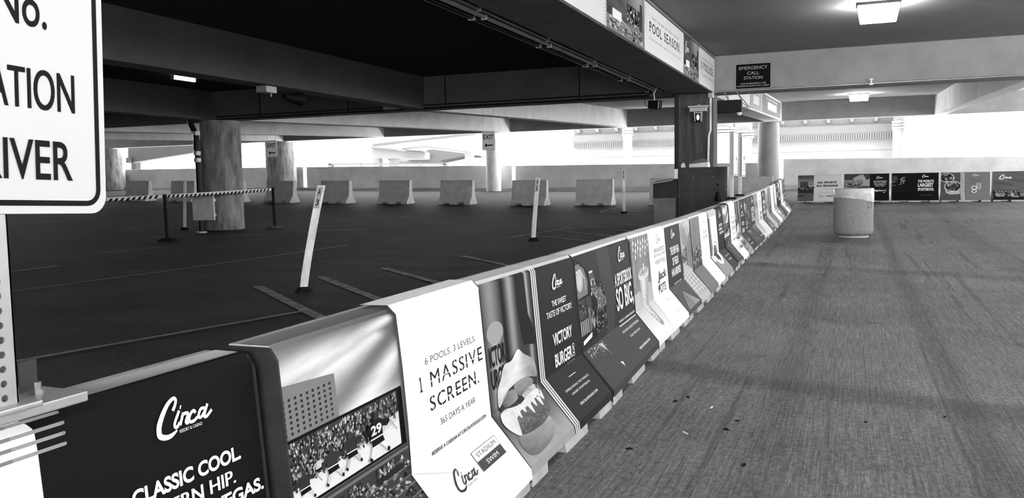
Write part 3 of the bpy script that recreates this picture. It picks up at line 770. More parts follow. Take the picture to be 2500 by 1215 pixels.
def d_burger(a, b, L):
    base(a, L, .04); a.up()
    def bottle(x, y):
        u = x * .62
        g = .05 + .20 * math.exp(-((u - .10) / .075) ** 2) + .26 * math.exp(-((u - .335) / .04) ** 2) + .3 * math.exp(-((u - .555) / .022) ** 2)
        g -= .05 * math.exp(-((u - .24) / .03) ** 2)
        return g * (1 - .25 * y)
    a.grid(G0, a.vt, .60, .55, 60, 6, bottle); a.up()
    a.grid(G0, .55, .60, a.vb, 30, 14, lambda x, y: .09 + .22 * smooth01((y - .1) * 1.4) + .03 * fbm(x * 9, y * 3, 4)); a.up()
    def neck(x, y): return .012 + .02 * abs(fbm(x * 4, y * 4, 2))
    a.poly([(.40, -.02), (.52, -.02), (.53, .18), (.585, .26), (.585, .33), (.44, .31), (.40, .15)], .014); a.up()
    a.grid(.045, .20, .222, .50, 20, 4, lambda x, y: .10 + .30 * math.exp(-((x - .45) / .3) ** 2)); a.up()
    a.ellipse(.134, .2, .088, .045, .33, 24); a.up()
    b.text('ICTOR', .048, .25, .218, .335, .008, .03); b.text('URGE', .048, .345, .19, .425, .008, .03)
    # burger: bottom bun, patty, cheese, filling, top bun
    rr = random.Random(3)
    def shade(P, f, n=14):
        """fill an outline with a tone that varies across it"""
        b.up(); lo_u, hi_u = min(q[0] for q in P), max(q[0] for q in P); lo_v, hi_v = min(q[1] for q in P), max(q[1] for q in P)
        cu, cv = sum(q[0] for q in P) / len(P), sum(q[1] for q in P) / len(P)
        Q = []
        for i in range(len(P)):
            p0, p1, p2, p3 = P[i - 1], P[i], P[(i + 1) % len(P)], P[(i + 2) % len(P)]
            for k in range(4):
                t = k / 4; Q.append(tuple(.5 * (2 * q1 + (q2 - q0) * t + (2 * q0 - 5 * q1 + 4 * q2 - q3) * t * t + (3 * q1 - q0 - 3 * q2 + q3) * t ** 3) for q0, q1, q2, q3 in zip(p0, p1, p2, p3)))
        for r0 in range(6):
            for i in range(len(Q)):
                A_, B_ = Q[i], Q[(i + 1) % len(Q)]; s0, s1 = r0 / 6, (r0 + 1) / 6
                quad = [(cu + (x - cu) * s_, cv + (y - cv) * s_) for (x, y), s_ in ((A_, s0), (A_, s1), (B_, s1), (B_, s0))]
                b.quad(quad, [max(.004, f((x - lo_u) / (hi_u - lo_u), (y - lo_v) / (hi_v - lo_v))) for x, y in quad])
    shade([(.089, .655), (.25, .668), (.433, .66), (.45, .69), (.392, .734), (.25, .755), (.117, .752), (.065, .715)], lambda x, y: .10 + .14 * x + .10 * (1 - y) + .04 * fbm(x * 5, y * 5, 2))
    shade([(.13, .56), (.30, .566), (.49, .57), (.52, .61), (.48, .65), (.343, .672), (.147, .66), (.10, .62)], lambda x, y: .05 + .12 * abs(fbm(x * 9, y * 9, 7)) + .05 * (1 - y))
    for i in range(90): b.ellipse(rr.uniform(.14, .47), rr.uniform(.57, .655), .004, .0025, rr.choice((.015, .2, .3)), 5)
    shade([(.105, .455), (.2, .44), (.376, .43), (.54, .44), (.53, .53), (.39, .54), (.2, .545), (.10, .54)], lambda x, y: .015 + .05 * abs(fbm(x * 4, y * 4, 5)))
    shade([(.272, .456), (.401, .445), (.50, .48), (.46, .524), (.334, .515)], lambda x, y: .14 + .16 * (1 - y) + .05 * fbm(x * 3, y * 3, 1))
    shade([(.13, .476), (.25, .465), (.30, .50), (.29, .523), (.16, .525)], lambda x, y: .10 + .2 * x + .05 * fbm(x * 4, y * 4, 3))
    shade([(.35, .52), (.42, .50), (.52, .505), (.5, .54), (.38, .55)], lambda x, y: .4 + .2 * fbm(x * 3, y * 3, 6))
    shade([(.062, .545), (.13, .53), (.204, .54), (.292, .548), (.38, .535), (.51, .53), (.52, .55), (.46, .56), (.333, .572), (.24, .572), (.134, .60), (.08, .60)], lambda x, y: .62 + .2 * fbm(x * 5, y * 3, 4))
    shade([(.066, .549), (.15, .552), (.18, .575), (.15, .62), (.115, .655), (.07, .625), (.045, .58)], lambda x, y: .72 - .18 * x + .1 * fbm(x * 3, y * 3, 2))
    for u, l in ((.21, .045), (.275, .035), (.34, .06), (.40, .04), (.46, .055), (.505, .035)):
        b.curve([(u - .012, .545), (u, .55 + l * .5), (u + .006, .55 + l), (u + .016, .55 + l * .5), (u + .03, .548)], [.012, .02, .012, .018, .012], .7, 4)
    shade([(.085, .50), (.092, .437), (.137, .394), (.185, .348), (.27, .345), (.35, .312), (.417, .345), (.525, .391), (.558, .449), (.545, .475), (.45, .452), (.34, .445), (.25, .452), (.16, .468), (.115, .50)], lambda x, y: .62 - .30 * smooth01((x - .25) * 1.3) + .22 * fbm(x * 2.2 + y, y * 2.6 - x, 12) + .25 * math.exp(-((x - .55) / .1) ** 2) * (1 - y))
    b.up()
    # right half
    a.poly([(.598, a.vt), (L - G0, a.vt), (L - G0, a.vb), (.598, a.vb)], .021); a.up()
    a.rect(.598, a.vt, L - G0, -.012, .5); a.up()
    a.quad([(G0, a.vt), (.6, a.vt), (.6, -.012), (G0, -.012)], [.62, .6, .5, .55]); a.up()
    for u in (.606, .632, .658): a.rect(u, a.vt, u + .013, a.vb, .7)
    a.rect(.621, a.vt, .624, a.vb, .5); a.rect(.647, a.vt, .65, a.vb, .5)
    w = .86
    b.logo(.889, .046, .16, .07, w, 1.0, 'RESORT & CASINO')
    b.text('THE SWEET', .853, .171, 1.083, .2, w, .012); b.text('TASTE OF VICTORY.', .761, .217, 1.17, .248, w, .012)
    b.text('VICTORY', .822, .331, 1.13, .391, w, .025); b.text('BURGER', .824, .432, 1.098, .497, w, .025)
    b.curve([(1.112, .435), (1.138, .432), (1.138, .445), (1.112, .447)], .004, w, 3, True); b.curve([(1.112, .455), (1.138, .453)], .005, w, 2); b.curve([(1.112, .465), (1.138, .462), (1.138, .475), (1.112, .477)], .004, w, 3, True); b.curve([(1.112, .482), (1.138, .48), (1.138, .492), (1.112, .494)], .004, w, 3, True)
    b.ellipse(1.015, .5145, .006, .0045, w, 8); b.scribble(1.04, .511, 1.131, .518, w, (1, 1, 1, 1, 1))
    b.rect(.911, .575, 1.022, .578, w)
    b.text('OVERLOOKING THE WORLD’S', .76, .62, 1.145, .631, w); b.text('LARGEST SPORTSBOOK', .804, .648, 1.108, .659, w)
    b.text('CIRCALASVEGAS.COM', .811, .709, 1.111, .721, w, .012)
def d_sportsbook(a, b, L):
    base(a, L, .03); a.up()
    a.rect(G0, a.vt, L - G0, -.012, .66); a.up()
    a.poly([(.50, -.012), (.80, -.012), (.93, .30), (.80, .52), (.62, a.vb), (.40, a.vb), (.66, .43)], .05); a.up()
    for k in range(9): a.stroke([(.52 + k * .03, -.012), (.66 + k * .028, .27), (.63 + k * .02, .43), (.47 + k * .02, a.vb)], .003, .075)
    # domed view of the hall on the left: bright screen, panels, rows of seats
    a.up(); a.poly([(G0, .0), (.10, .02), (.30, .10), (.50, .18), (.64, .26), (.665, .33), (.62, .41), (.5, .46), (.33, .488), (G0, .50)], .012); a.up()
    a.poly([(G0, .04), (.09, .035), (.2, .075), (.26, .15), (.24, .22), (G0, .225)], .17); a.up()
    a.ellipse(.09, .13, .07, .06, .42, 20, .55); a.up(); a.stroke([(.03, .08), (.12, .07), (.2, .13), (.2, .19)], .008, .6); a.up()
    a.poly([(.29, .09), (.40, .125), (.43, .22), (.32, .22)], .09); a.up()
    a.rect(.30, .1, .38, .112, .7); a.rect(.32, .15, .41, .155, .5)
    crowd(a, .31, .16, .43, .26, 60, 21, .02, .7, .011, .8); a.up()
    a.rect(G0, .235, .18, .345, .05); crowd(a, G0 + .01, .24, .175, .33, 60, 22, .05, .75, .012, .7); a.up()
    a.poly([(.18, .235), (.29, .235), (.30, .33), (.2, .34)], .05); a.up()
    for k in range(9): a.rect(.43 + .025 * k, .19 + .012 * k, .437 + .025 * k, .34, .5)
    crowd(a, .44, .2, .62, .36, 110, 23, .01, .45, .008, .9); a.up()
    for k in range(5): a.rect(.03 + .036 * k, .35, .05 + .036 * k, .43, .4)
    a.poly([(.2, .3), (.26, .3), (.27, .42), (.21, .44)], .14); a.up()
    crowd(a, .26, .32, .42, .41, 80, 24, .02, .65, .010, 1.6); a.up()
    a.poly([(.05, .46), (.25, .44), (.24, .466), (.05, .483)], .75); a.up()
    crowd(a, .36, .38, .62, .47, 130, 25, .01, .35, .008, .6)
    # toe, scuffed; its paler grey is overhead light put into the print
    a.up(); a.rect(G0, .517, L - G0, a.vb, .046); a.up()
    rr = random.Random(9)
    for k in range(70):
        u, v = rr.uniform(.08, .42), .52 + abs(rr.gauss(0, .035)); w_ = rr.uniform(.004, .016)
        a.tri([(u, v), (u + w_, v - .006 * rr.random()), (u + w_ * .3, v + .012 * rr.random())], [.5] * 3)
    a.stroke([(.13, .565), (.37, .535), (.41, .62)], .004, .4); a.tri([(.32, .53), (.40, .54), (.4, .60)], [.5] * 3); a.tri([(.44, .69), (.49, .70), (.47, .73)], [.65] * 3)
    w = .88
    b.logo(1.065, .023, .2, .092, w, 1.0, 'RESORT & CASINO')
    b.text('A SPORTSBOOK', .905, .185, 1.425, .268, w, .02); b.text('SO BIG,', .905, .28, L - .03, .45, w, .02)
    b.text('WE BUILT A CASINO AROUND IT.', .925, .488, L - .025, .503, w, .012)
    b.rect(.907, .526, L - .04, .531, w)
    b.text('THE WORLD’S LARGEST SPORTSBOOK', .871, .563, 1.375, .577, w); b.text('IS ONLY MINUTES AWAY.', .96, .612, 1.276, .626, w)
    b.text('CIRCALASVEGAS.COM', .944, .709, 1.292, .724, w, .02)
def d_coffee(a, b, L):
    base(a, L, WHT); a.up()
    a.grid(G0, -.005, .645, .40, 30, 12, lambda x, y: .10 + .10 * (1 - abs(x - .5) * 1.2) + .07 * y + .03 * fbm(x * 3, y * 2, 3)); a.up()
    a.grid(G0, .395, .66, a.vb, 20, 10, lambda x, y: .42 + .38 * y); a.up()
    a.poly([(.06, .40), (.20, .385), (.21, .54), (.04, .55)], .5); a.poly([(.53, .36), (.62, .37), (.63, .5), (.54, .5)], .45); a.up()
    for k in range(7):
        u = .11 + k * .083; a.stroke([(u + .03, -.10), (u + .03, -.005), (u - .035, .135)], .009, .75)
        for q in range(2 + k % 2): a.ellipse(u + .012 - q * .022 + .01, .035 + q * .045 + (k % 2) * .015, .017, .015, .82, 10)
    a.up(); a.stroke([(.10, .0), (.07, .35)], .02, .35); a.stroke([(.1, .15), (.12, .3)], .03, .3); a.up()
    # tall glass of iced coffee, its body running over the bend
    def glass(x, y): return .34 + .34 * math.exp(-((x - .38) / .28) ** 2) - .10 * smooth01((y - .75) * 4) + .03 * fbm(x * 3, y * 6, 2)
    N_ = 12; rows = [(.29, .225, .55), (.33, .24, .54), (.40, .25, .52), (.48, .26, .48), (.517, .27, .475), (.56, .30, .47), (.62, .335, .465), (.69, .37, .47)]
    for (va, l0, r0), (vb_, l1, r1) in zip(rows, rows[1:]):
        for i in range(N_):
            x0_, x1_ = i / N_, (i + 1) / N_; y0_, y1_ = (va - .29) / .4, (vb_ - .29) / .4
            a.quad([(l0 + (r0 - l0) * x0_, va), (l0 + (r0 - l0) * x1_, va), (l1 + (r1 - l1) * x1_, vb_), (l1 + (r1 - l1) * x0_, vb_)], [glass(x0_, y0_), glass(x1_, y0_), glass(x1_, y1_), glass(x0_, y1_)])
    a.ellipse(.42, .69, .05, .022, .36, 16); a.up()
    a.poly([(.205, .262), (.560, .25), (.565, .292), (.52, .312), (.25, .318), (.205, .295)], .66); a.up()
    a.ellipse(.385, .262, .165, .032, .42, 22, .66); a.up(); crowd(a, .27, .245, .5, .278, 60, 31, .2, .85, .011, .6)
    a.rect(.39, .205, .425, .262, .7); a.up()
    for i in range(26): u_ = .37 + .05 * math.sin(i * 1.3) * .6; v_ = .44 + i * .0085; a.ellipse(u_, v_, .012, .005, (.12, .3, .75)[i % 3], 6)
    a.up(); a.poly([(.652, a.vt), (.654, .009), (.640, .30), (.634, .436), (.669, .524), (.60, a.vb), (L - G0, a.vb), (L - G0, a.vt)], WHT)
    k_ = .05
    b.logo(.967, .023, .17, .075, .25, .7, 'RESORT & CASINO')
    b.text('MICRO-ROASTED TO', .829, .135, 1.278, .168, k_); b.text('GIVE YOU ALL THE JET', .81, .18, 1.287, .211, k_); b.text('WITHOUT THE LAG.', .843, .23, 1.266, .262, k_)
    b.text('Jack', .883, .325, 1.245, .415, .02, .03, .04); b.text('POTS', .898, .43, 1.2, .502, .02, .02)
    b.curve([(.98, .325), (.95, .40), (.93, .46), (.90, .47), (.885, .44)], .018, .02, 4)
    b.scribble(1.0, .575, 1.12, .592, .3, (1, 2)); b.text('CIRCALASVEGAS.COM', .95, .70, 1.25, .708, .3)
def d_america(a, b, L):
    base(a, L, .035); a.up()
    a.rect(G0, a.vt, L - G0, -.005, .72); a.up()
    a.rect(G0, .517, .745, a.vb, .075); a.up()  # paler toe: light on the upturned slope put into the print
    # city picture
    cloud(a, .745, -.003, L - G0, .27, .28, .75, 8.2, 1.4, 4, 1.2, 26, 16); a.up()
    a.rect(.745, .25, L - G0, .53, .17); a.up(); crowd(a, .75, .26, 1.05, .5, 160, 41, .02, .7, .016, 1.0); a.up()
    a.poly([(.99, .25), (1.10, .19), (L - G0, .10), (L - G0, .50), (1.0, .47)], .10); a.up()
    for k in range(16): a.stroke([(1.04, .205 + k * .019), (L - G0, .135 + k * .024)], .008, .45)
    a.poly([(.78, .37), (.9, .39), (.91, .50), (.79, .49)], .55); a.up()
    a.poly([(.745, .53), (.95, .40), (L - G0, .50), (L - G0, a.vb), (.745, a.vb)], .5); a.up()
    for k in range(14): a.stroke([(.78 + k * .045, .50), (.80 + k * .05, .74)], .012 + .006 * (k % 3), (.1, .7, .28)[k % 3])
    for k in range(6): a.stroke([(.76, .53 + .03 * k), (L - .03, .47 + .045 * k)], .007, .75)
    w = .86
    b.logo(.292, .028, .17, .075, w, 1.1, 'RESORT & CASINO')
    b.text('THE NEW ERA', .183, .179, .617, .250, w, .03); b.text('OF VEGAS', .247, .275, .547, .347, w, .03); b.text('HAS ARRIVED', .17, .368, .63, .437, w, .03)
    b.scribble(.25, .50, .60, .513, w, (6, 4, 5))
    for k in range(6):
        u, v = .336 + .012 * k, .611 + .03 * k; d_ = (.765 - v); b.stroke([(u - 1.45 * d_, .765), (u, v), (u + 2.1 * d_, .765)], [.009, .007, .009], .75)
def d_pool(a, b, L):
    base(a, L, WHT); a.up()
    a.grid(G0, -.01, .66, .52, 14, 20, lambda x, y: .20 + .06 * fbm(x * 2, y * 2, 5) - .12 * smooth01((y - .45) * 2)); a.up()
    crowd(a, .03, .30, .64, .46, 170, 51, .02, .6, .02, 1.0); a.up()
    a.rect(G0, .517, .66, a.vb, .17); a.up()
    b.logo(.9, .03, .18, .07, .5, .6); b.scribble(.90, .17, 1.18, .205, .45, (3, 3)); b.scribble(.88, .225, 1.22, .26, .45, (2, 5)); b.scribble(.95, .40, 1.15, .41, .5, (12,))
BARRIERS = [
 ('black barrier reading CLASSIC COOL with grey stripes on its white end, nearest the viewer', d_classic),
 ('barrier with a hockey screen picture and white panel reading 1 MASSIVE SCREEN', d_screen),
 ('barrier with a large burger photo and dark panel reading THE SWEET TASTE OF VICTORY', d_burger),
 ('dark grey barrier reading A SPORTSBOOK SO BIG with a scuffed toe, nearer of two alike', d_sportsbook),
 ('barrier with a tall iced coffee photo and white panel about micro-roasted coffee', d_coffee),
 ('barrier with three white heading lines and chevrons on its dark toe', d_america),
 ('barrier half grey night picture, half plain white, right after the chevron one', d_pool),
 ('white and black barrier with a round emblem across its bend, eighth in the row', d_classic),
 ('barrier with hockey screen picture and white panel below the first perforated post', d_screen),
 ('small looking burger poster barrier right below the perforated posts, tenth in the row', d_burger),
 ('small looking dark sportsbook barrier past the perforated posts, eleventh in the row', d_sportsbook),
 ('small looking coffee poster barrier past the perforated posts, twelfth in the row', d_coffee),
 ('small looking chevron poster barrier, thirteenth in the row', d_america),
 ('small looking half grey, half white barrier, fourteenth in the row', d_pool),
 ('third black and white barrier with stripes, near the far end of the row', d_classic),
 ('third barrier with a screen picture, second from the far end of the row', d_screen),
 ('last barrier at the far end of the row, with bare toe corner', d_burger),
]
for k, (lab, des) in enumerate(BARRIERS): wrapped_barrier(k, lab, des)

# the five poster barriers across the lane's end
def r_sports(a, b, L):
    base(a, L, .72); a.up()
    a.grid(G0, 0, .46, .30, 10, 12, lambda x, y: .06 + .22 * smooth01(y * 1.3) + .05 * fbm(x * 3, y * 5, 2)); a.up()
    a.rect(.08, .18, .30, .32, .07); a.rect(G0, .32, .46, a.vb, .035); a.up(); crowd(a, .03, .33, .45, .40, 90, 81, .02, .75, .025, .9); a.up(); a.rect(G0, .52, .46, a.vb, .12); a.rect(G0, .60, .2, .65, .04)
    b.text('ALL SPORTS', .55, .18, 1.08, .24, .03, .05); b.text('ALL SEASONS', .52, .275, 1.12, .335, .03, .05); b.scribble(.6, .39, 1.05, .41, .4, (4, 6, 5)); b.scribble(.6, .49, 1.0, .51, .3, (5, 4, 6))
    b.logo(.6, .60, .15, .07, .1); b.rect(.8, .62, 1.0, .65, .06)
def r_sandwich(a, b, L):
    base(a, L, .012); a.up(); a.rect(G0, 0, .70, .5, .06); a.up()
    a.poly([(.26, .10), (.45, .0), (.53, .0), (.62, .16), (.7, .12), (.7, .34), (.3, .3)], .4); a.up()
    a.grid(.03, .15, .52, .36, 16, 8, lambda x, y: .12 + .16 * abs(fbm(x * 4, y * 3, 6)) + .1 * (1 - y)); a.up(); crowd(a, .05, .26, .5, .36, 50, 91, .02, .5, .03, .6); a.up(); a.rect(G0, .5, .7, a.vb, .02)
    w = .85
    b.logo(.88, .05, .16, .075, w); b.text('SANDWICHES SO', .80, .18, 1.15, .21, w, .01); b.text('BIG, YOU NEED', .81, .225, 1.13, .255, w, .01); b.text('TWO HANDS TO', .81, .27, 1.13, .30, w, .01); b.text('HOLD THEM.', .85, .315, 1.09, .345, w, .01); b.text('Saginaw’s', .80, .43, 1.12, .50, w, .02, .03); b.ellipse(1.08, .52, .03, .012, w, 10)
def r_world(a, b, L):
    base(a, L, .008); a.up(); a.ellipse(.10, .13, .09, .09, .03, 20, .10); a.ellipse(.06, .22, .06, .03, .1, 14, .2); a.up()
    crowd(a, .24, .08, .36, .28, 40, 95, .01, .55, .018, .8); a.stroke([(.02, .33), (.12, .31)], .01, .4); a.stroke([(.18, .30), (.27, .285)], .01, .4)
    w = .88
    b.logo(.80, .03, .16, .08, w); b.text('THE WORLD’S', .69, .175, 1.09, .25, w, .025); b.text('LARGEST', .69, .27, 1.08, .37, w, .03); b.text('SPORTSBOOK.', .69, .40, 1.1, .48, w, .025); b.rect(.76, .62, 1.05, .628, .2)
def r_bowl(a, b, L):
    base(a, L, .17); a.up(); a.rect(G0, 0, .50, a.vb, .08); a.up()
    a.ellipse(.17, .13, .18, .13, .5, 24); a.up(); a.ellipse(.16, .12, .155, .105, .05, 24); a.up(); crowd(a, .05, .05, .28, .2, 30, 97, .02, .5, .04, .8); a.up()
    a.poly([(.10, .36), (.14, .56), (.24, .62), (.48, .6), (.48, .36)], .45); a.up(); a.ellipse(.31, .37, .215, .15, .6, 28); a.up(); a.ellipse(.31, .365, .19, .125, .03, 28); a.up()
    crowd(a, .18, .27, .42, .46, 40, 98, .03, .4, .05, .8); a.up(); a.rect(.49, 0, .50, a.vb, .1)
    a.rect(.5, 0, L, a.vb, .17); a.up()
    for u in (.50, .535, .57): a.rect(u, -.02, u + .014, a.vb, .75)
    b.logo(.80, .03, .15, .06, .7); b.scribble(.72, .15, 1.03, .18, .1, (6, 4, 5)); b.scribble(.72, .20, 1.03, .23, .1, (5, 6, 3)); b.scribble(.75, .25, 1.0, .28, .1, (4, 7))
    for v in (.41, .51): b.curve([(.83 + .055 * math.cos(t_ * .785), v + .048 * math.sin(t_ * .785)) for t_ in range(8)], .018, .8, 3, True)
    for v in (.29, .345, .40): b.curve([(.90, v), (.98, v), (.98, v + .045), (.90, v + .045)], .01, .8, 2, True)
def r_garage(a, b, L):
    base(a, L, .07); a.up(); a.grid(G0, 0, 1.0, .48, 20, 14, lambda x, y: .10 + .04 * fbm(x * 2, y * 6 - x * 2, 3)); a.up()
    for k in range(5): a.stroke([(.3, .12 + .02 * k), (1.0, .25 + .05 * k)], .006, .05)
    a.rect(1.0, -.02, L - G0, a.vb, .01); a.rect(G0, .5, 1.0, a.vb, .012); a.up()
    for u in (.08, .36, .66): a.rect(u, .57, u + .22, .70, .16)
    a.up(); crowd(a, .06, .57, .95, .70, 40, 99, .02, .4, .04, .6)
    b.logo(.18, .07, .3, .12, .75, 1.1); b.text('GARAGE EXPRESS', .07, .50, .95, .555, .35)
for i, (x, lab, des) in enumerate([(-1.47, 'poster barrier at the lane end with white panel reading ALL SPORTS ALL SEASONS', r_sports), (-.205, 'poster barrier at the lane end with a sandwich photo, behind the waste can', r_sandwich),
                                   (1.05, 'black poster barrier at the lane end reading THE WORLD’S LARGEST', r_world), (2.305, 'poster barrier at the lane end with two food bowls and triple stripe', r_bowl), (3.56, 'grey poster barrier cut by the right edge of the photo, showing a garage picture', r_garage)]):
    t = thing('poster_barrier', lab, 'barrier', (x, 26.2, zf(x, 26.2)), 0, 'poster barriers across the lane end')
    barrier_mesh(1.23).build('concrete_body', M_BARRIER, t); dress(des, t, 1.23, sheet_map, BREAKS, VT, VBOT)

# bare barriers in a row across the far bay
proto = thing('concrete_barrier', '', 'barrier', group='bare grey barriers across the far bay')
barrier_mesh(1.22).build('barrier_body', M_BARRIER2, proto)
m = MB(); m.box(.05, .12, -.0855, -.079, .765, .775); m.build('cast_mark', M_BLACK, proto)
where = ['leftmost bare grey barrier, beside the big parking notice', 'bare grey barrier behind the thin white post and drain pipe', 'bare grey barrier mostly hidden behind the round column', 'bare grey barrier below the left-hand exit sign',
         'bare grey barrier right behind the leaning post marked A3', 'bare grey barrier standing alone before open wall, second right of the leaning A3 post', 'bare grey barrier just left of the pale exit column',
         'bare grey barrier behind the tilted thin white post marked A 2', 'bare grey barrier left of the farthest thin white post', 'bare grey barrier half hidden by the dark steel cabinet', 'bare grey barrier behind the two perforated posts']
for i, (x, lab) in enumerate(zip((-27.2, -24.85, -22.3, -20.05, -17.65, -15.25, -12.87, -10.2, -8.07, -5.72, -3.3), where)):
    o = proto if i == 0 else copy_tree(proto)
    yy = 25.4 + (.25 if i < 2 else 0) + (-.15 if i == 7 else 0)
    o.location = (x, yy, zf(x + .6, yy)); o['label'] = lab
    o.rotation_euler = (0, -(zf(x + 1.2, yy) - zf(x, yy)) / 1.2, (0.01, -.015, 0, .01, -.01, .012, 0, -.012, .008, 0, .01)[i])

# ------------------------------------------------------------------ banners fixed to the girder
def banner(name, label, y0, y1, X, z0, z1, design, group, thick=.012):
    t = thing(name, label, 'banner', (X, y0, 0), 0, group)
    s0, s1 = zc(y0, 0), zc(y1, 0)
    L = y1 - y0; h = z1 - z0
    m = MB(); m.hexa([(0, .01, z0 + s0), (thick, .01, z0 + s0), (thick, L - .01, z0 + s1), (0, L - .01, z0 + s1)], [(0, .01, z1 + s0), (thick, .01, z1 + s0), (thick, L - .01, z1 + s1), (0, L - .01, z1 + s1)])
    m.build('board', M_WHITE, t)
    a, b = Print(), Print(); design(a, b, L, h)
    mp = lambda u, v, e, q: (thick + e, u, z1 - v + s0 + (s1 - s0) * u / L)
    w = a.build('printed_face', mp, [], INK, t, .001)
    if b.t: b.build('lettering', mp, [], INK, w, .002)
    return t
Z0, Z1 = 2.80, 3.40
def n_white(w1, sub):
    def f(a, b, L, h):
        a.rect(.01, 0, L - .01, h, .6)
        u0 = .1 * L; u1 = .9 * L
        if w1:
            b.scribble(u0 + .05 * L, .135, u1 - .05 * L, .163, .25, (5, 6, 3, 5, 6)); b.stencil(w1, u0, .205, u1, .335, .02, .6, .02)
            if sub: b.text(sub, u0, .405, u1, .432, .22)
            else: b.scribble(u0 + .03 * L, .405, u1 - .03 * L, .43, .25, (3, 4, 6, 5, 4))
        for k in range(6): b.rect(.01, .05 + k * .028, .05, .055 + k * .028, .05); b.rect(L - .06, .38 + k * .035, L - .01, .385 + k * .035, .05)
    return f
def n_photo(a, b, L, h):
    a.grid(.01, 0, L - .01, h, 20, 14, lambda x, y: .06 + .26 * math.exp(-((x - .8) / .25) ** 2) * (1 - y) + .05 * fbm(x * 5, y * 5, 3)); a.up()
    a.rect(.50 * L, .20, .86 * L, .40, .02); a.rect(.86 * L, .1, .93 * L, .44, .03); a.up(); crowd(a, .52 * L, .22, .84 * L, .39, 90, 111, .02, .75, .03, .8); a.up()
    a.poly([(.01, .45), (L - .01, .42), (L - .01, h), (.01, h)], .17); a.up(); crowd(a, .05, .46, L - .05, h - .02, 90, 112, .08, .5, .05, .25)
    a.stroke([(.35 * L, .42), (.6 * L, .5), (.5 * L, .55)], .012, .5)
    a.up(); a.rect(.14 * L, .36, .36 * L, .46, .75); b.scribble(.18 * L, .39, .32 * L, .42, .1, (4,))
    b.logo(.1 * L, .08, .22 * L, .18, .85)
GB = 'banners along the side of the girder'
banner('girder_banner', 'white banner cut by the top edge of the photo, leftmost on the girder', 5.6, 8.53, -2.388, Z0, Z1, n_white('', ''), GB)
banner('girder_banner', 'pale grey pool photo banner left of the words POOL SEASON', 8.55, 10.28, -2.388, Z0, Z1, n_photo, GB)
banner('girder_banner', 'white girder banner reading POOL SEASON', 10.30, 12.86, -2.388, Z0, Z1, n_white('POOL SEASON.', 'STADIUM SWIM. OPEN 365 DAYS A YEAR'), GB)
banner('girder_banner', 'dark pool photo banner between POOL SEASON and IS POOLSIDE', 12.88, 14.25, -2.388, Z0, Z1, n_photo, GB)
banner('girder_banner', 'white girder banner reading IS POOLSIDE beside the corner', 14.27, 15.97, -2.388, Z0, Z1, n_white('IS POOLSIDE.', ''), GB)
m = MB(); m.tube([(-2.375, -8, 3.43), (-2.375, 15.95, 3.43)], .018, 8); tag(m.build('ceiling_conduit', M_CONDUIT), 'thin conduit running along the top edge of the poolside banners', 'conduit')
def f_plain(c):
    def f(a, b, L, h):
        a.rect(.01, 0, L - .01, h, c); a.up()
        if c < .7:
            a.rect(.25 * L, .18, .75 * L, .42, .8); a.rect(.2 * L, .06, .8 * L, .12, .8)
            b.scribble(.22 * L, .065, .78 * L, .115, .1, (6,))
    return f
GF = 'small posters along the far girder'
for y0, y1, c, lab in ((18.5, 22.6, .85, 'white blank poster at the near end of the far girder'), (22.7, 25.6, .4, 'grey poster with white square, middle of the far girder'), (25.9, 32.6, .25, 'darker poster with white square at the far end of the far girder')):
    banner('girder_poster', lab, y0, y1, -2.469, 2.84, 3.40, f_plain(c), GF)

# ------------------------------------------------------------------ signs
def rounded(x0, z0, x1, z1, r, n=6):
    P = []
    for cx, cz, a0 in ((x1 - r, z1 - r, 0), (x0 + r, z1 - r, 90), (x0 + r, z0 + r, 180), (x1 - r, z0 + r, 270)):
        for k in range(n + 1):
            a = math.radians(a0 + 90 * k / n); P.append((cx + r * math.cos(a), cz + r * math.sin(a)))
    return P
# emergency sign on the cross beam
t = thing('emergency_sign', 'black sign reading EMERGENCY CALL STATION on the cross beam', 'sign', (-1.685, 15.998, 2.83))
m = MB(); m.prism_y(rounded(-.317, 0, .317, .465, .03), -.012, 0); m.build('plate', M('sign_black', .005, .6, spec=.05), t)
a, b = Print(), Print()
a.stroke([(x, .465 - z) for x, z in rounded(-.310, .007, .310, .458, .028)], .008, .5, True)
for s, u, v0, v1 in (('EMERGENCY', .25, .055, .112), ('CALL', .105, .15, .205), ('STATION', .165, .235, .29), ('NON-EMERGENCY USE', .225, .352, .378), ('PHONE IN ELEVATOR LOBBY', .285, .395, .421)): b.text(s, -u, v0, u, v1, .42, 0)
mp = flat_map((0, -.012, .465), (1, 0, 0), (0, 0, -1), (0, -1, 0))
w = a.build('border', mp, [], PAINT, t, .0008); b.build('lettering', mp, [], PAINT, t, .0008)
# hanging exit signs
for x, lab in ((-7.09, 'hanging white exit sign with left arrow in front of the pale column'), (-12.66, 'hanging white exit sign with left arrow nearest the round column')):
    t = thing('exit_sign', lab, 'sign', (x, 16.25, 1.88), 0, 'hanging exit signs')
    m = MB(); m.prism_y(rounded(-.145, 0, .145, .395, .02), -.008, .008); m.build('plate', M('sign_white', .88, .5), t)
    a, b = Print(), Print()
    a.stroke([(xx, .395 - z) for xx, z in rounded(-.138, .007, .138, .388, .018)], .004, .12, True)
    b.text('EXIT', -.115, .07, .115, .165, .015, .02)
    b.poly([(-.095, .29), (-.04, .245), (-.04, .277), (.1, .277), (.1, .303), (-.04, .303), (-.04, .335)], .015)
    mp = flat_map((0, -.008, .395), (1, 0, 0), (0, 0, -1), (0, -1, 0))
    a.build('border', mp, [], PAINT, t, .0008); b.build('lettering', mp, [], PAINT, t, .0008)
    for dx in (-.115, .115):
        m = MB(); m.tube([(dx, 0, .39), (dx, 0, ZB - 1.88 + .004)], .004, 6); m.build('hanger', M_CONDUIT, t)

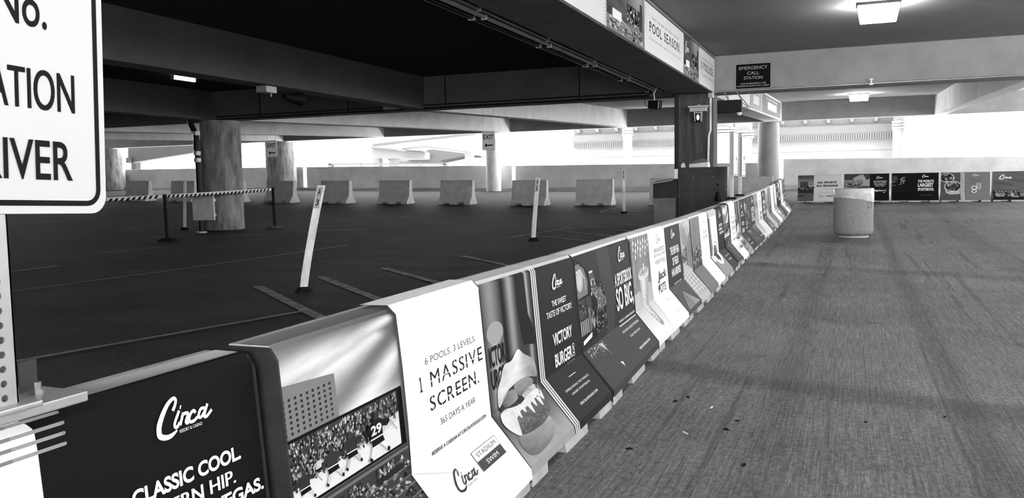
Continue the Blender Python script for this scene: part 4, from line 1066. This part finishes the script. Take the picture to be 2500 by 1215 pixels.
# large parking notice on a perforated post bolted to the first barrier
def perforated_post(t, h0, h1, w=.051, pitch=.0254, r=.0064, mat=None, holes=True):
    m = MB(); q = w / 2; n = int((h1 - h0) / pitch)
    if holes:
        for sgn, ax in ((1, 'x'), (-1, 'y')):
            for k in range(n):
                z0 = h0 + k * pitch; zc_ = z0 + pitch / 2
                ring, sq = [], []
                for j in range(12):
                    a_ = 2 * math.pi * (j + .5) / 12; cx_, cz_ = math.cos(a_), math.sin(a_)
                    ring.append((r * cx_, zc_ + r * cz_)); s_ = max(abs(cx_) / q, abs(cz_) / (pitch / 2)); sq.append((cx_ / s_, zc_ + cz_ / s_))
                # put true corners in the square
                for cx_, cz_ in ((q, pitch / 2), (-q, pitch / 2), (-q, -pitch / 2), (q, -pitch / 2)):
                    j = min(range(12), key=lambda i: (sq[i][0] - cx_) ** 2 + (sq[i][1] - zc_ - cz_) ** 2); sq[j] = (cx_, zc_ + cz_)
                def P(p, d=0.0): return (sgn * q - sgn * d, p[0], p[1]) if ax == 'x' else (p[0], sgn * q - sgn * d, p[1])
                vs = [P(p) for p in ring] + [P(p) for p in sq] + [P(p, .003) for p in ring]
                m.add(vs, [(j, (j + 1) % 12, 12 + (j + 1) % 12, 12 + j) for j in range(12)] + [(j, (j + 1) % 12, 24 + (j + 1) % 12, 24 + j) for j in range(12)])
    else:
        m.box(q - .001, q, -q, q, h0, h1); m.box(-q, q, -q, -q + .001, h0, h1)
    m.box(-q, -q + .003, -q, q, h0, h1); m.box(-q, q, q - .003, q, h0, h1); m.box(-q, q, -q, q, h1, h1 + .002)
    return m.build('post', mat or M_STEEL, t)
t = thing('parking_notice', 'large white notice with rounded corner on a perforated post, cut by the left edge', 'sign', (-1.376, .985, .8385))
perforated_post(t, 0, 1.12)
m = MB(); m.box(-.05, .05, -.05, .055, -.012, 0); m.build('base_plate', M_STEEL, t, bevel=.004)
m = MB(); m.tube([(.0, .035, 0), (.0, .035, .012)], .008, 6); m.build('base_bolt', M_STEEL, t)
e = bpy.data.objects.new('sign_panel', None); COL.objects.link(e); bpy.data.objects.remove(e)
SW, SH = .47, .70
ang = math.radians(-2.1)
def sgn(y, z):        # the notice hangs a little crooked
    y -= .0; return (y * math.cos(ang) - z * math.sin(ang), y * math.sin(ang) + z * math.cos(ang))
m = MB(); P = [sgn(y, z) for y, z in rounded(-SW / 2, 0, SW / 2, SH, .034)]
m.hexa([(.027, y - .005, z + .332) for y, z in P], [(.030, y - .005, z + .332) for y, z in P])
pl = m.build('notice_plate', M('sign_face', .62, .4), t)
a, b = Print(), Print()
a.stroke([(y, SH - z) for y, z in rounded(-SW / 2 + .018, .019, SW / 2 - .018, SH - .019, .026)], .010, .012, True)
for s, u0, u1, v1, hgt in (('YOUR', -.13, .172, .253, .075), ('SPACE No.', -.2, .115, .371, .072), ('INFORMATION', -.205, .168, .515, .072), ('TO DRIVER', -.2, .160, .64, .072)):
    b.text(s, u0, v1 - hgt, u1, v1, .012, .012)
def mpn(u, v, e_, q):
    y, z = sgn(u, SH - v); return (.030 + e_, y - .005, z + .332)
a.build('border', mpn, [], PAINT, pl, .0006); b.build('lettering', mpn, [], PAINT, pl, .0006)
# channel bracket clamped over the barrier top under the post
t = thing('bracket_channel', 'grey steel channel clamped over the top of the nearest barrier, with a bolt', 'bracket', (-1.376, .985, .818))
m = MB(); m.box(-.13, .030, -.35, .165, -.012, .008); m.build('channel', M_STEEL, t, bevel=.003)
m = MB(); m.tube([(-.045, .118, .008), (-.045, .118, .016)], .012, 6); m.tube([(-.045, .118, .016), (-.045, .118, .030)], .0065, 8); m.build('bolt', M_CONDUIT, t)
m = MB(); m.box(-.078, -.075, .105, .142, .008, .068); m.build('upright_tab', M('dull_tab', .045, .6), t)

# two more perforated posts with narrow notices farther down the row
for y, lab, txt in ((12.88, 'perforated post with narrow white notice on the barrier row, nearer of two', 1), (13.98, 'perforated post with narrow white notice on the barrier row, farther of two', 0)):
    X = xcen(y) + .0; zz = zf(X, y) + .816
    t = thing('notice_post', lab, 'sign', (X, y, zz), 0, 'notice posts on the barrier row')
    perforated_post(t, .012, 1.02, .052, .05, .010, M('pale_post', .62, .6))
    m = MB(); m.box(-.07, .07, -.06, .06, .012, .045); m.build('base_clamp', M_BLACK, t)
    m = MB(); z0 = .37 if txt else .33; P = rounded(-.05, z0, .46, z0 + .66, .03)
    m.hexa([(.032, y_, z_) for y_, z_ in P], [(.036, y_, z_) for y_, z_ in P]); pl = m.build('notice_plate', M_WHITE, t)
    a = Print(); a.stroke([(y_, -z_) for y_, z_ in rounded(-.035, z0 + .015, .445, z0 + .645, .025)], .01, .03, True)
    if txt: a.stroke([(.26, -(z0 + .10)), (.26, -(z0 + .24))], .03, .03); a.poly([(.20, -(z0 + .23)), (.32, -(z0 + .23)), (.26, -(z0 + .31))], .03); a.ellipse(.26, -(z0 + .06), .025, .018, .03, 10)
    else:
        for k in range(3): a.scribble(.08, -(z0 + .22 - k * .05), .40, -(z0 + .185 - k * .05), .2, (4, 5))
        a.ellipse(.24, -(z0 + .30), .12, .035, .25, 14)
    a.build('lettering', lambda u, v, e_, q: (.036 + e_, u, -v), [], PAINT, pl, .001)

# ------------------------------------------------------------------ waste can
cx, cy = .045, 15.90; z0 = zf(cx, cy)
t = thing('waste_can', 'round concrete waste can with a pale liner over its rim, standing in the lane', 'waste can', (cx, cy, z0))
m = MB(); m.lathe([(.235, 0), (.245, .012), (.245, .035), (.30, .055), (.322, .085), (.326, .14), (.326, .80), (.322, .845), (.30, .85), (.285, .80), (.27, .2), (0, .18)], 48); m.build('can_body', M_SHELL, t, smooth=35)
m = MB(); m.lathe([(.248, .003), (.252, .012), (.252, .033), (.246, .04)], 40, closed=True); m.build('base_ring', M('ring_concrete', .6, .7), t, smooth=40)
rr = random.Random(5); hem = [.655 + .05 * math.cos(2 * math.pi * k / 48 + 2.5) + rr.uniform(-.006, .006) for k in range(48)]
m = MB()
vs = []
for k in range(48):
    a_ = 2 * math.pi * k / 48; w_ = .004 * math.sin(a_ * 9) + rr.uniform(-.002, .002)
    for r_, z_ in ((.333 + w_, hem[k]), (.335 + w_, (hem[k] + .85) / 2), (.332 + w_ * .6, .845), (.318, .862), (.298, .858), (.28, .80), (.262, .45)): vs.append((r_ * math.cos(a_), r_ * math.sin(a_), z_))
m.add(vs, [(k * 7 + i, ((k + 1) % 48) * 7 + i, ((k + 1) % 48) * 7 + i + 1, k * 7 + i + 1) for k in range(48) for i in range(6)])
m.build('liner', M_BAG, t, smooth=70)
a = Print()
for (u, v, kind) in ((.0, 0, 0), (.085, 0, 1)):
    if kind == 0:
        for vv, g in ((.03, .42), (.095, .42)): a.poly([(u - .02, vv + .022), (u, vv - .03), (u + .02, vv + .022)] if vv < .05 else [(u - .03, vv - .01), (u + .025, vv - .012), (u + .01, vv + .03), (u - .02, vv + .028)], .16)
    else: a.stroke([(u - .035, 0), (u - .005, .04), (u + .002, .06)], .014, .03); a.stroke([(u - .005, .085), (u - .035, .13)], .014, .03); a.stroke([(u - .012, .06), (u + .018, .062)], .014, .05)
a.up(); 
def can_map(u, v, e_, q):
    th = math.radians(-90 + 47) + u / .326; r_ = .3265 + e_; return (r_ * math.cos(th), r_ * math.sin(th), .64 - v)
a.build('recycling_mark', can_map, [], PAINT, t, .001)

# ------------------------------------------------------------------ slim posts on rubber feet
def delineator(x, y, lean, label, txt=None, hgt=1.2, w=.075, rot=0.0, wear=True):
    t = thing('delineator_post', label, 'post', (x, y, zf(x, y)), 0, 'white delineator posts on the asphalt')
    m = MB(); m.hexa([(math.cos(i * math.pi / 4 + .39) * .115, math.sin(i * math.pi / 4 + .39) * .115, 0) for i in range(8)], [(math.cos(i * math.pi / 4 + .39) * .06, math.sin(i * math.pi / 4 + .39) * .06, .06) for i in range(8)])
    m.build('rubber_base', M_RUBBER, t)
    m = MB(); n = 8; q = w / 2; d = .022
    for i in range(n):
        a0, a1 = i / n, (i + 1) / n
        f = lambda s: lean * (s ** 1.15)
        m.hexa([(f(a0) - q, -d, .05 + a0 * (hgt - .05)), (f(a0) + q, -d, .05 + a0 * (hgt - .05)), (f(a0) + q, d, .05 + a0 * (hgt - .05)), (f(a0) - q, d, .05 + a0 * (hgt - .05))],
               [(f(a1) - q, -d, .05 + a1 * (hgt - .05)), (f(a1) + q, -d, .05 + a1 * (hgt - .05)), (f(a1) + q, d, .05 + a1 * (hgt - .05)), (f(a1) - q, d, .05 + a1 * (hgt - .05))])
    pm = m.build('post', M('scuffed_white_post', .82, .55, var=.35, scale=7, stretch=(1, 1, .35)), t)
    t.rotation_euler.z = rot
    if txt:
        a, b = Print(), Print(); top = .015
        fl = lambda v: lean * (max(0, (hgt - v - .05) / (hgt - .05)) ** 1.15)
        a.rect(-q * .86, top, q * .5, .255, .42)
        b.text(txt[0], -q * .6, .035, q * .22, .105, .012, .02); b.text(txt[1], -q * (.55 if txt[1] != '1' else .28), .155, q * (.18 if txt[1] != '1' else 0), .225, .012, .02)
        mp = lambda u, v, e_, qq: (u + fl(v), -d - e_, hgt - v)
        a.build('number_label', mp, [], PAINT, pm, .0008); b.build('lettering', mp, [], PAINT, pm, .0016)
    return t
delineator(-5.74, 7.84, .235, 'white post leaning right on a black foot, marked A 3, largest of the slim posts', 'A3', 1.2, .085, .55)
delineator(-5.51, 14.65, .10, 'white post leaning slightly right, marked A 2, before a bare grey barrier', 'A2', 1.17, .08, .5)
delineator(-5.59, 21.74, 0, 'upright white post near the dark steel cabinet, farthest of the slim posts', 'A1', 1.16, .08, .4)
delineator(-15.3, 16.14, .06, 'thin white post just left of the black drain pipe', None, 1.2, .075, .7)
delineator(-14.06, 10.41, 0, 'slim post mostly hidden behind the large notice, only its black foot in view', None, 1.15, .075, .6)

# ------------------------------------------------------------------ striped barrier tape between black stanchions
ST = [(-13.41, 13.63, 'black stanchion with wide round foot, nearer of the two holding the striped tape'), (-13.05, 16.75, 'black stanchion right of the round column holding the tape end')]
tops = []
for i, (x, y, lab) in enumerate(ST):
    t = thing('stanchion', lab, 'stanchion', (x, y, zf(x, y)), 0, 'stanchions of the striped tape')
    m = MB(); m.lathe([(.19, 0), (.19, .02), (.13, .045), (.05, .06), (0, .06)], 28); m.build('round_foot', M_RUBBER if i == 0 else M('worn_rubber', .12, .7), t, smooth=40)
    m = MB(); m.tube([(0, 0, .05), (-.015, 0, .9)], .036, 14); m.build('pole', M_BLACK, t, smooth=50)
    m = MB(); m.tube([(-.015, 0, .88), (-.016, 0, .985)], .043, 14); m.build('belt_head', M_BLACK, t, smooth=50)
    tops.append(Vector((x - .016, y, zf(x, y) + .945)))
t = thing('barrier_tape', 'black and white diagonally striped tape stretched between the stanchions', 'tape', (0, 0, 0))
a = Print(); PTS = [Vector((-14.9, 10.2, zf(-14.9, 10.2) + .90)), tops[0], tops[1]]
segs = [(PTS[0], PTS[1]), (PTS[1], PTS[2])]
def tape(i):
    A, B = segs[i]; Lt = (B - A).length; ex = (B - A).normalized(); nn = Vector((ex.y, -ex.x, 0)).normalized(); up = Vector((0, 0, 1))
    pr = Print(); hw = .032
    pr.rect(.05, -hw, Lt - .05, hw, .8); pr.up()
    k = 0; p = .115
    while (k + 1) * p < Lt - .08:
        u = .055 + k * p; pr.poly([(u, hw), (u + p * .5, hw), (u + p * .5 + .05, -hw), (u + .05, -hw)], .01); k += 1
    mp = lambda u, v, e_, q: tuple(A + ex * u - up * (v + .03 * math.sin(math.pi * u / Lt)) + nn * e_)
    pr.build('striped_belt', mp, [], PAINT, t, .0)
    m = MB(); m.hexa([tuple(A + ex * .05 - up * hw - nn * .002), tuple(B - ex * .05 - up * hw - nn * .002), tuple(B - ex * .05 - up * hw - nn * .004), tuple(A + ex * .05 - up * hw - nn * .004)],
                     [tuple(A + ex * .05 + up * hw - nn * .002), tuple(B - ex * .05 + up * hw - nn * .002), tuple(B - ex * .05 + up * hw - nn * .004), tuple(A + ex * .05 + up * hw - nn * .004)])
tape(0); tape(1)

# ------------------------------------------------------------------ drain pipe with guard plate at the round column
px_, py_ = -14.17, 15.45; zq = zf(px_, py_)
t = thing('drain_pipe', 'black drain pipe with clamps dropping beside the round column', 'pipe', (px_, py_, zq))
m = MB(); m.tube([(-.20, .04, ZB - zq), (-.19, .04, ZB - zq - .10), (-.09, .02, ZB - zq - .26), (-.01, .0, ZB - zq - .38), (0, 0, ZB - zq - .46), (.02, 0, 1.6), (.03, 0, .02)], .068, 16); m.build('pipe', M_PIPE, t, smooth=50)
m = MB(); m.tube([(0, 0, 1.93), (.01, 0, 2.16)], .082, 16); m.build('coupling', M_PIPE, t, smooth=50)
for z in (2.32, 1.86, 1.70):
    m = MB(); m.tube([(.005, 0, z - .045), (.005, 0, z + .045)], .084, 16)
    m.build('clamp', M_STEEL, t, smooth=50)
    m = MB(); m.tube([(.03, 0, 0), (.03, 0, .05)], .1, 16) if z == 1.70 else None
m = MB(); m.lathe([(.12, 0), (.12, .03), (.07, .04)], 16, (.03, 0)); m.build('foot_flange', M_STEEL, t, smooth=40)
t = thing('guard_plate', 'pale concrete guard plate in front of the drain pipe', 'guard', (-13.92, 15.33, zf(-13.9, 15.3)))
m = MB(); m.hexa([(-.325, -.03, .30), (.30, -.03, .31), (.30, .02, .31), (-.325, .02, .30)], [(-.335, -.03, .88), (.29, -.03, .90), (.29, .02, .90), (-.335, .02, .88)]); m.build('plate', M('plate_concrete', .62, .8, var=.15, scale=6), t, bevel=.008)
m = MB(); m.box(.12, .2, .0, .16, .4, .46); m.box(.12, .2, .0, .16, .74, .8); m.build('standoff', M_STEEL, t)

# ------------------------------------------------------------------ steel counter cabinet in front of the square column
t = thing('steel_cabinet', 'dark steel counter cabinet with a tall panel, in front of the square column', 'cabinet', (-2.86, 14.95, zf(-2.86, 14.95)))
zz = 1.30
m = MB(); m.box(0, .86, 0, .55, 0, zz); m.build('tall_body', M_DARKSTEEL, t, bevel=.006)
m = MB(); m.box(.08, .80, -.008, 0, .16, .88); m.build('lower_panel', M_DARKSTEEL, t, bevel=.003)
m = MB(); m.box(.02, .84, -.008, 0, .90, zz - .01); m.build('upper_panel', M_DARKSTEEL, t, bevel=.003)
m = MB(); m.tube([(.70, -.008, .99), (.70, -.022, .99)], .022, 14); m.build('lock', M_BLACK, t)
m = MB(); m.lathe([(.05, .70), (.055, .76), (.035, .80), (.03, .86), (0, .87)], 12, (.70, -.03)); m.build('handle_cover', M_BLACK, t, smooth=40)
for x, z in ((.03, 1.0), (.03, .93), (.03, .80), (.27, 1.12), (.62, 1.13), (.84, 1.0), (.84, .9), (.84, .6)):
    m = MB(); m.tube([(x, -.007, z), (x, -.012, z)], .007, 8); m.build('rivet', M_STEEL, t)
m = MB(); m.hexa([(-.02, .2, 0), (0, .2, 0), (0, .5, 0), (-.16, .5, 0)], [(-.02, .2, zz - .02), (0, .2, zz - .02), (0, .5, zz - .02), (-.16, .5, zz - .02)]); m.build('side_sheet', M_MIDSTEEL, t)
m = MB(); m.hexa([(-.45, .02, 0), (-.005, 0, 0), (-.005, .5, 0), (-.45, .5, 0)], [(-.45, .02, 1.02), (-.005, 0, 1.07), (-.005, .5, 1.10), (-.45, .5, 1.06)]); m.build('low_body', M_DARKSTEEL, t)
m = MB(); m.hexa([(-.44, .004, .05), (-.04, -.012, .05), (-.04, 0, .05), (-.44, .018, .05)], [(-.44, .004, .76), (-.04, -.012, .76), (-.04, 0, .76), (-.44, .018, .76)]); m.build('low_door', M_MIDSTEEL, t)
m = MB(); m.hexa([(-.47, -.02, 1.02), (-.1, -.02, 1.07), (-.1, .5, 1.10), (-.47, .5, 1.06)], [(-.47, -.02, 1.035), (-.1, -.02, 1.085), (-.1, .5, 1.115), (-.47, .5, 1.075)]); m.build('counter_top', M('counter_steel', .55, .4, .6), t)
t = thing('storage_box', 'pale box with a curved dark lid lying on the steel cabinet', 'box', (-2.52, 15.2, zf(-2.86, 14.95) + zz))
m = MB(); m.hexa([(-.17, -.1, 0), (.17, -.1, 0), (.17, .12, 0), (-.17, .12, 0)], [(-.17, -.1, .06), (.16, -.1, .09), (.16, .12, .09), (-.17, .12, .06)]); m.build('box_body', M_WHITE, t, bevel=.006)
m = MB(); m.hexa([(-.17, -.1, .06), (.16, -.1, .09), (.16, .12, .09), (-.17, .12, .06)], [(-.15, -.1, .085), (.15, -.1, .14), (.15, .12, .14), (-.15, .12, .085)]); m.add([], []); 
m.hexa([(-.10, -.1, .10), (.10, -.1, .12), (.10, .12, .12), (-.10, .12, .10)], [(-.06, -.09, .135), (.07, -.09, .152), (.07, .11, .152), (-.06, .11, .135)]); m.build('curved_lid', M('lid_grey', .14, .5), t, bevel=.006)
t = thing('folded_paper', 'crumpled white paper standing on the left corner of the steel cabinet', 'paper', (-2.78, 15.1, zf(-2.86, 14.95) + zz))
m = MB(); m.add([(-.05, 0, 0), (.0, .02, 0), (-.035, .0, .07), (.0, .0, .095), (.06, .01, 0), (.02, .015, .05), (-.055, .0, .055), (-.03, .05, 0), (.03, .06, 0)], [(0, 1, 3, 2), (1, 5, 3), (3, 5, 4), (0, 2, 6), (7, 3, 2), (8, 3, 5), (7, 8, 3)]); m.build('sheet', M_WHITE, t)

# ------------------------------------------------------------------ things hung from the structure
t = thing('column_lantern', 'small lantern with a lit lamp under a wide cap on the square column', 'lamp', (-2.66, 15.92, 2.25))
m = MB(); m.box(-.145, .165, -.14, 0, .20, .275); m.build('cap', M_STEEL, t, bevel=.006)
m = MB(); m.box(-.17, .19, -.17, 0, .275, .31); m.build('cap_plate', M_STEEL, t, bevel=.004)
m = MB(); m.lathe([(.045, .31), (.04, .33), (0, .335)], 14, (.01, -.08)); m.build('finial', M_STEEL, t, smooth=40)
for x, sx in ((-.055, .012), (.075, -.012)):
    m = MB(); m.hexa([(x - .006 + sx, -.13, .02), (x + .006 + sx, -.13, .02), (x + .006 + sx, -.02, .02), (x - .006 + sx, -.02, .02)], [(x - .008, -.14, .20), (x + .008, -.14, .20), (x + .008, -.01, .20), (x - .008, -.01, .20)]); m.build('side_frame', M_STEEL, t)
m = MB(); m.hexa([(-.04, -.11, .015), (.06, -.11, .015), (.06, -.005, .015), (-.04, -.005, .015)], [(-.048, -.12, .17), (.068, -.12, .17), (.068, -.005, .17), (-.048, -.005, .17)]); m.build('lamp_housing', M_BLACK, t)
m = MB(); m.lathe([(0, -.052), (.018, -.04), (.027, 0), (.018, .04), (0, .052)], 14); o = m.build('lit_bulb', M_LED, t, smooth=60); o.location = (.01, -.12, .095)
m = MB(); m.box(-.06, .08, -.015, 0, .16, .2); m.build('mount', M_STEEL, t)

t = thing('loudspeaker', 'black loudspeaker hanging from the conduits beside the girder', 'speaker', (-3.33, 15.2, 2.55))
m = MB(); m.hexa([(-.135, .02, -.05), (.10, -.07, -.085), (.13, .05, -.07), (-.12, .12, -.05)], [(-.13, .02, .10), (.11, -.07, .085), (.14, .05, .08), (-.12, .12, .10)]); m.build('cabinet', M_BLACK, t, bevel=.02)
m = MB(); m.hexa([(.075, -.075, -.07), (.09, -.075, -.07), (.09, -.07, -.07), (.075, -.07, -.07)], [(.085, -.075, .07), (.1, -.075, .07), (.1, -.07, .07), (.085, -.07, .07)]); m.build('trim_strip', M_CONDUIT, t)
m = MB(); m.tube([(-.01, .03, .095), (-.01, .03, .15), (-.02, .03, .20), (.0, .03, .27)], .012, 8); m.build('hanger', M_STEEL, t)
m = MB(); m.tube([(-.13, .05, .0), (-.17, .05, .0), (-.19, .05, .05), (-.19, .05, .14), (-.17, .05, .23)], .005, 6); m.build('cable', M_BLACK, t)

t = thing('display_box', 'black flat display box hung from the cross beam beside the square column', 'display', (-2.05, 15.6, 2.385))
m = MB(); m.box(-.215, .215, -.06, .06, 0, .225); m.build('housing', M('matte_black', .004, .7), t, bevel=.006)
m = MB()
for a_, b_ in (((-.02, 0, .225), (-.14, .30, .40)), ((.20, .0, .225), (.08, .32, .41)), ((.215, .02, .17), (.34, .04, .09)), ((.215, .02, .09), (.34, .04, .09)), ((.34, .04, .09), (.08, .32, .40))): m.tube([a_, b_], .009, 8)
m.build('bracket', M_STEEL, t)
m = MB(); m.lathe([(.0, -.055), (.03, -.045), (.045, -.015), (.045, .0)], 18, (.17, 0)); m.build('dome_camera', M_WHITE, t, smooth=60)

# conduits
GC = 'conduits hung beside the girder'
for x, z, r, mt, lab in ((-3.32, 2.86, .017, M_CONDUIT, 'bright thin conduit beside the girder, right of the bundle'), (-3.42, 2.86, .026, M_STEEL, 'thicker grey conduit in the middle of the bundle beside the girder'), (-3.56, 2.87, .030, M_PIPE, 'dark pipe on the left of the bundle beside the girder')):
    t = thing('ceiling_conduit', lab, 'conduit', (x, 4.5, z), 0, GC)
    m = MB(); m.tube([(0, 0, 0), (0, 11.45, 0)], r, 10); m.build('pipe', mt, t, smooth=50)
    for k in range(6):
        y = 1.0 + k * 1.95 + (.35 if r > .02 else 0)
        m = MB(); m.box(-r - .008, r + .008, y - .015, y + .015, -r - .006, r + .008); m.build('clamp', M_STEEL, t)
        if r < .02:
            m = MB(); m.tube([(0, y, r), (0, y, ZC - z)], .005, 6); m.build('hanger_rod', M_STEEL, t)
m = MB(); m.tube([(-2.3, 15.975, 2.81), (3.6, 15.975, 2.81)], .016, 8)
tag(m.build('ceiling_conduit', M_CONDUIT, smooth=50), 'thin conduit along the foot of the cross beam under the emergency sign', 'conduit')
t = thing('beam_clip', 'small white bracket on the cross beam conduit', 'bracket', (.30, 15.95, 2.78)); m = MB(); m.box(-.03, .03, -.012, .04, 0, .03); m.box(-.012, .012, -.012, .02, .03, .09); m.box(-.03, .03, -.012, .04, .09, .11); m.build('clip', M_WHITE, t)
for z, r, lab in ((2.80, .02, 'dark conduit along the foot of the cross beam, lower of two'), (2.865, .014, 'dark conduit along the foot of the cross beam, upper of two')):
    m = MB(); m.tube([(-14.0, 15.97, z), (-3.6, 15.97, z)], r, 8); tag(m.build('ceiling_conduit', M_PIPE, smooth=50), lab, 'conduit', 'conduits along the cross beam')
t = thing('beam_riser', 'group of vertical conduits at the end of the near beam', 'conduit', (-9.35, 15.95, ZB))
for i, (dx, r) in enumerate(((0, .02), (.13, .016), (.22, .016))):
    m = MB(); m.tube([(dx, 0, .03), (dx, 0, ZC - ZB)], r, 8); m.build('pipe', M_PIPE, t, smooth=50)
m = MB(); m.box(-.06, .3, -.05, .05, .02, .12); m.build('fitting', M_STEEL, t)
for x, lab in ((-12.75, 'thin vertical conduit on the cross beam near the round column'), (-10.35, 'thin vertical conduit on the cross beam, middle of the dark bay'), (-7.95, 'thin vertical conduit on the cross beam, right of the riser group'), (-5.0, 'thin vertical conduit on the cross beam, nearest the girder')):
    m = MB(); m.tube([(x, 15.985, ZB + .03), (x, 15.985, ZC)], .013, 6); tag(m.build('wall_conduit', M_PIPE, smooth=50), lab, 'conduit', 'vertical conduits on the cross beam')
t = thing('column_conduit', 'pale conduit with box running down the right edge of the square column', 'conduit', (-2.47, 15.93, 1.3))
m = MB(); m.tube([(.03, -.02, 1.42), (.03, -.02, .80), (0, -.02, .72), (-.02, -.02, .02)], .02, 10); m.build('pipe', M_WHITE, t, smooth=50)
m = MB(); m.box(-.01, .09, -.07, .0, 1.40, 1.58); m.build('junction_box', M_CONDUIT, t, bevel=.006)
t = thing('junction_box', 'small grey box fixed under the near beam', 'box', (-8.66, 11.05, ZB)); m = MB(); m.box(-.10, .10, -.14, .12, -.10, 0); m.build('box', M_STEEL, t, bevel=.005); m = MB(); m.tube([(0, .1, -.1), (0, .1, -.15)], .012, 8); m.build('stub', M_STEEL, t)
t = thing('horn_speaker', 'dark horn speaker hanging under the near beam beside the grey box', 'speaker', (-8.68, 11.75, ZB - .02)); m = MB(); m.tube([(0, -.24, -.09), (0, -.05, -.10), (0, .12, -.10), (0, .2, -.10)], [.05, .07, .11, .12], 18); m.build('horn', M_BLACK, t, smooth=50); m = MB(); m.tube([(0, 0, -.04), (0, 0, .021)], .012, 8); m.build('bracket', M_BLACK, t)

# ------------------------------------------------------------------ lamps
def box_light(x, y, zt, label, w=.5, d=.34, h=.23):
    t = thing('ceiling_light', label, 'light', (x, y, zt), 0, 'box lights on the lane ceiling')
    m = MB(); m.box(-w / 2 - .012, w / 2 + .012, -d / 2 - .012, d / 2 + .012, -.035, 0); m.build('housing', M_DARKSTEEL, t, bevel=.004)
    m = MB(); m.hexa([(-w / 2 + .03, -d / 2 + .03, -h), (w / 2 - .03, -d / 2 + .03, -h), (w / 2 - .03, d / 2 - .03, -h), (-w / 2 + .03, d / 2 - .03, -h)], [(-w / 2, -d / 2, -.035), (w / 2, -d / 2, -.035), (w / 2, d / 2, -.035), (-w / 2, d / 2, -.035)])
    m.build('diffuser', M_GLOW, t, bevel=.012)
box_light(.30, 12.2, ZC, 'glowing box light on the lane ceiling near the top edge')
box_light(.20, 30.0, zc(30, ZC), 'glowing box light on the far lane ceiling beyond the cross beam', .6)
box_light(.30, 5.3, ZC, 'added box light above the frame, brightening the barrier toes')  # unseen fixture added to lift the sloped barrier toes
box_light(.30, -2.0, ZC, 'added box light behind the viewer, brightening the near posters')  # unseen fixture put in to light the near posters
t = thing('tube_light', 'bright tube light on the dark ceiling between the two left beams', 'light', (-12.45, 13.3, ZC))
m = MB(); m.box(-.07, .07, -.32, .32, -.05, 0); m.build('housing', M_STEEL, t); m = MB(); m.tube([(0, -.29, -.085), (0, .29, -.085)], .035, 10); m.build('tube', M_TUBE, t, smooth=50)
m = MB(); m.box(-.03, .03, -.32, -.29, -.12, -.05); m.box(-.03, .03, .29, .32, -.12, -.05); m.build('end_cap', M_STEEL, t)

# ------------------------------------------------------------------ bits on the ground
for i, (px, py, s) in enumerate(((1537, 1096, .03), (1816, 1135, .035), (1772, 1049, .03), (1649, 980, .03), (1680, 970, .03), (1800, 1028, .02), (2306, 1018, .02), (2113, 1031, .015))):
    d = R @ Vector((px - W / 2, -(py - H / 2), -F)); q = -CAM_Z / d.z
    t = thing('dark_scrap', 'small dark leaf scrap on the lane, ' + ('nearest the foot of the burger barrier', 'closest to the bottom edge of the photo', 'below the upper white butt', 'leftmost of the pair above the white butts', 'right one of the pair above the white butts', 'just right of the lower white butt', 'farthest right of all', 'alone in the middle of the tyre paths')[i], 'leaf', (d.x * q, d.y * q, 0), i * 1.3, 'dark scraps on the lane floor')
    s *= .62
    m = MB(); m.hexa([(-s, -.2 * s, .0), (0, -.45 * s, .0), (s, 0, .0), (.1 * s, .4 * s, .0)], [(-s, -.2 * s, .004), (0, -.45 * s, .009), (s, 0, .003), (.1 * s, .4 * s, .008)]); m.build('scrap', M_RUBBER, t)
for i, (px, py, lab) in enumerate(((2272, 763, 'pale paper scrap on the lane, right side'), (1737, 995, 'tiny white butt on the lane near the burger barrier'), (1673, 1057, 'curled white butt on the lane, lower of two'))):
    d = R @ Vector((px - W / 2, -(py - H / 2), -F)); q = -CAM_Z / d.z
    t = thing('paper_scrap', lab, 'litter', (d.x * q, d.y * q, 0), .4 + i)
    m = MB(); m.hexa([(-.018, -.004, 0), (.018, -.003, 0), (.018, .003, 0), (-.018, .004, 0)], [(-.018, -.003, .004), (.018, -.002, .006), (.018, .003, .006), (-.018, .003, .004)]); m.build('scrap', M_WHITE, t)
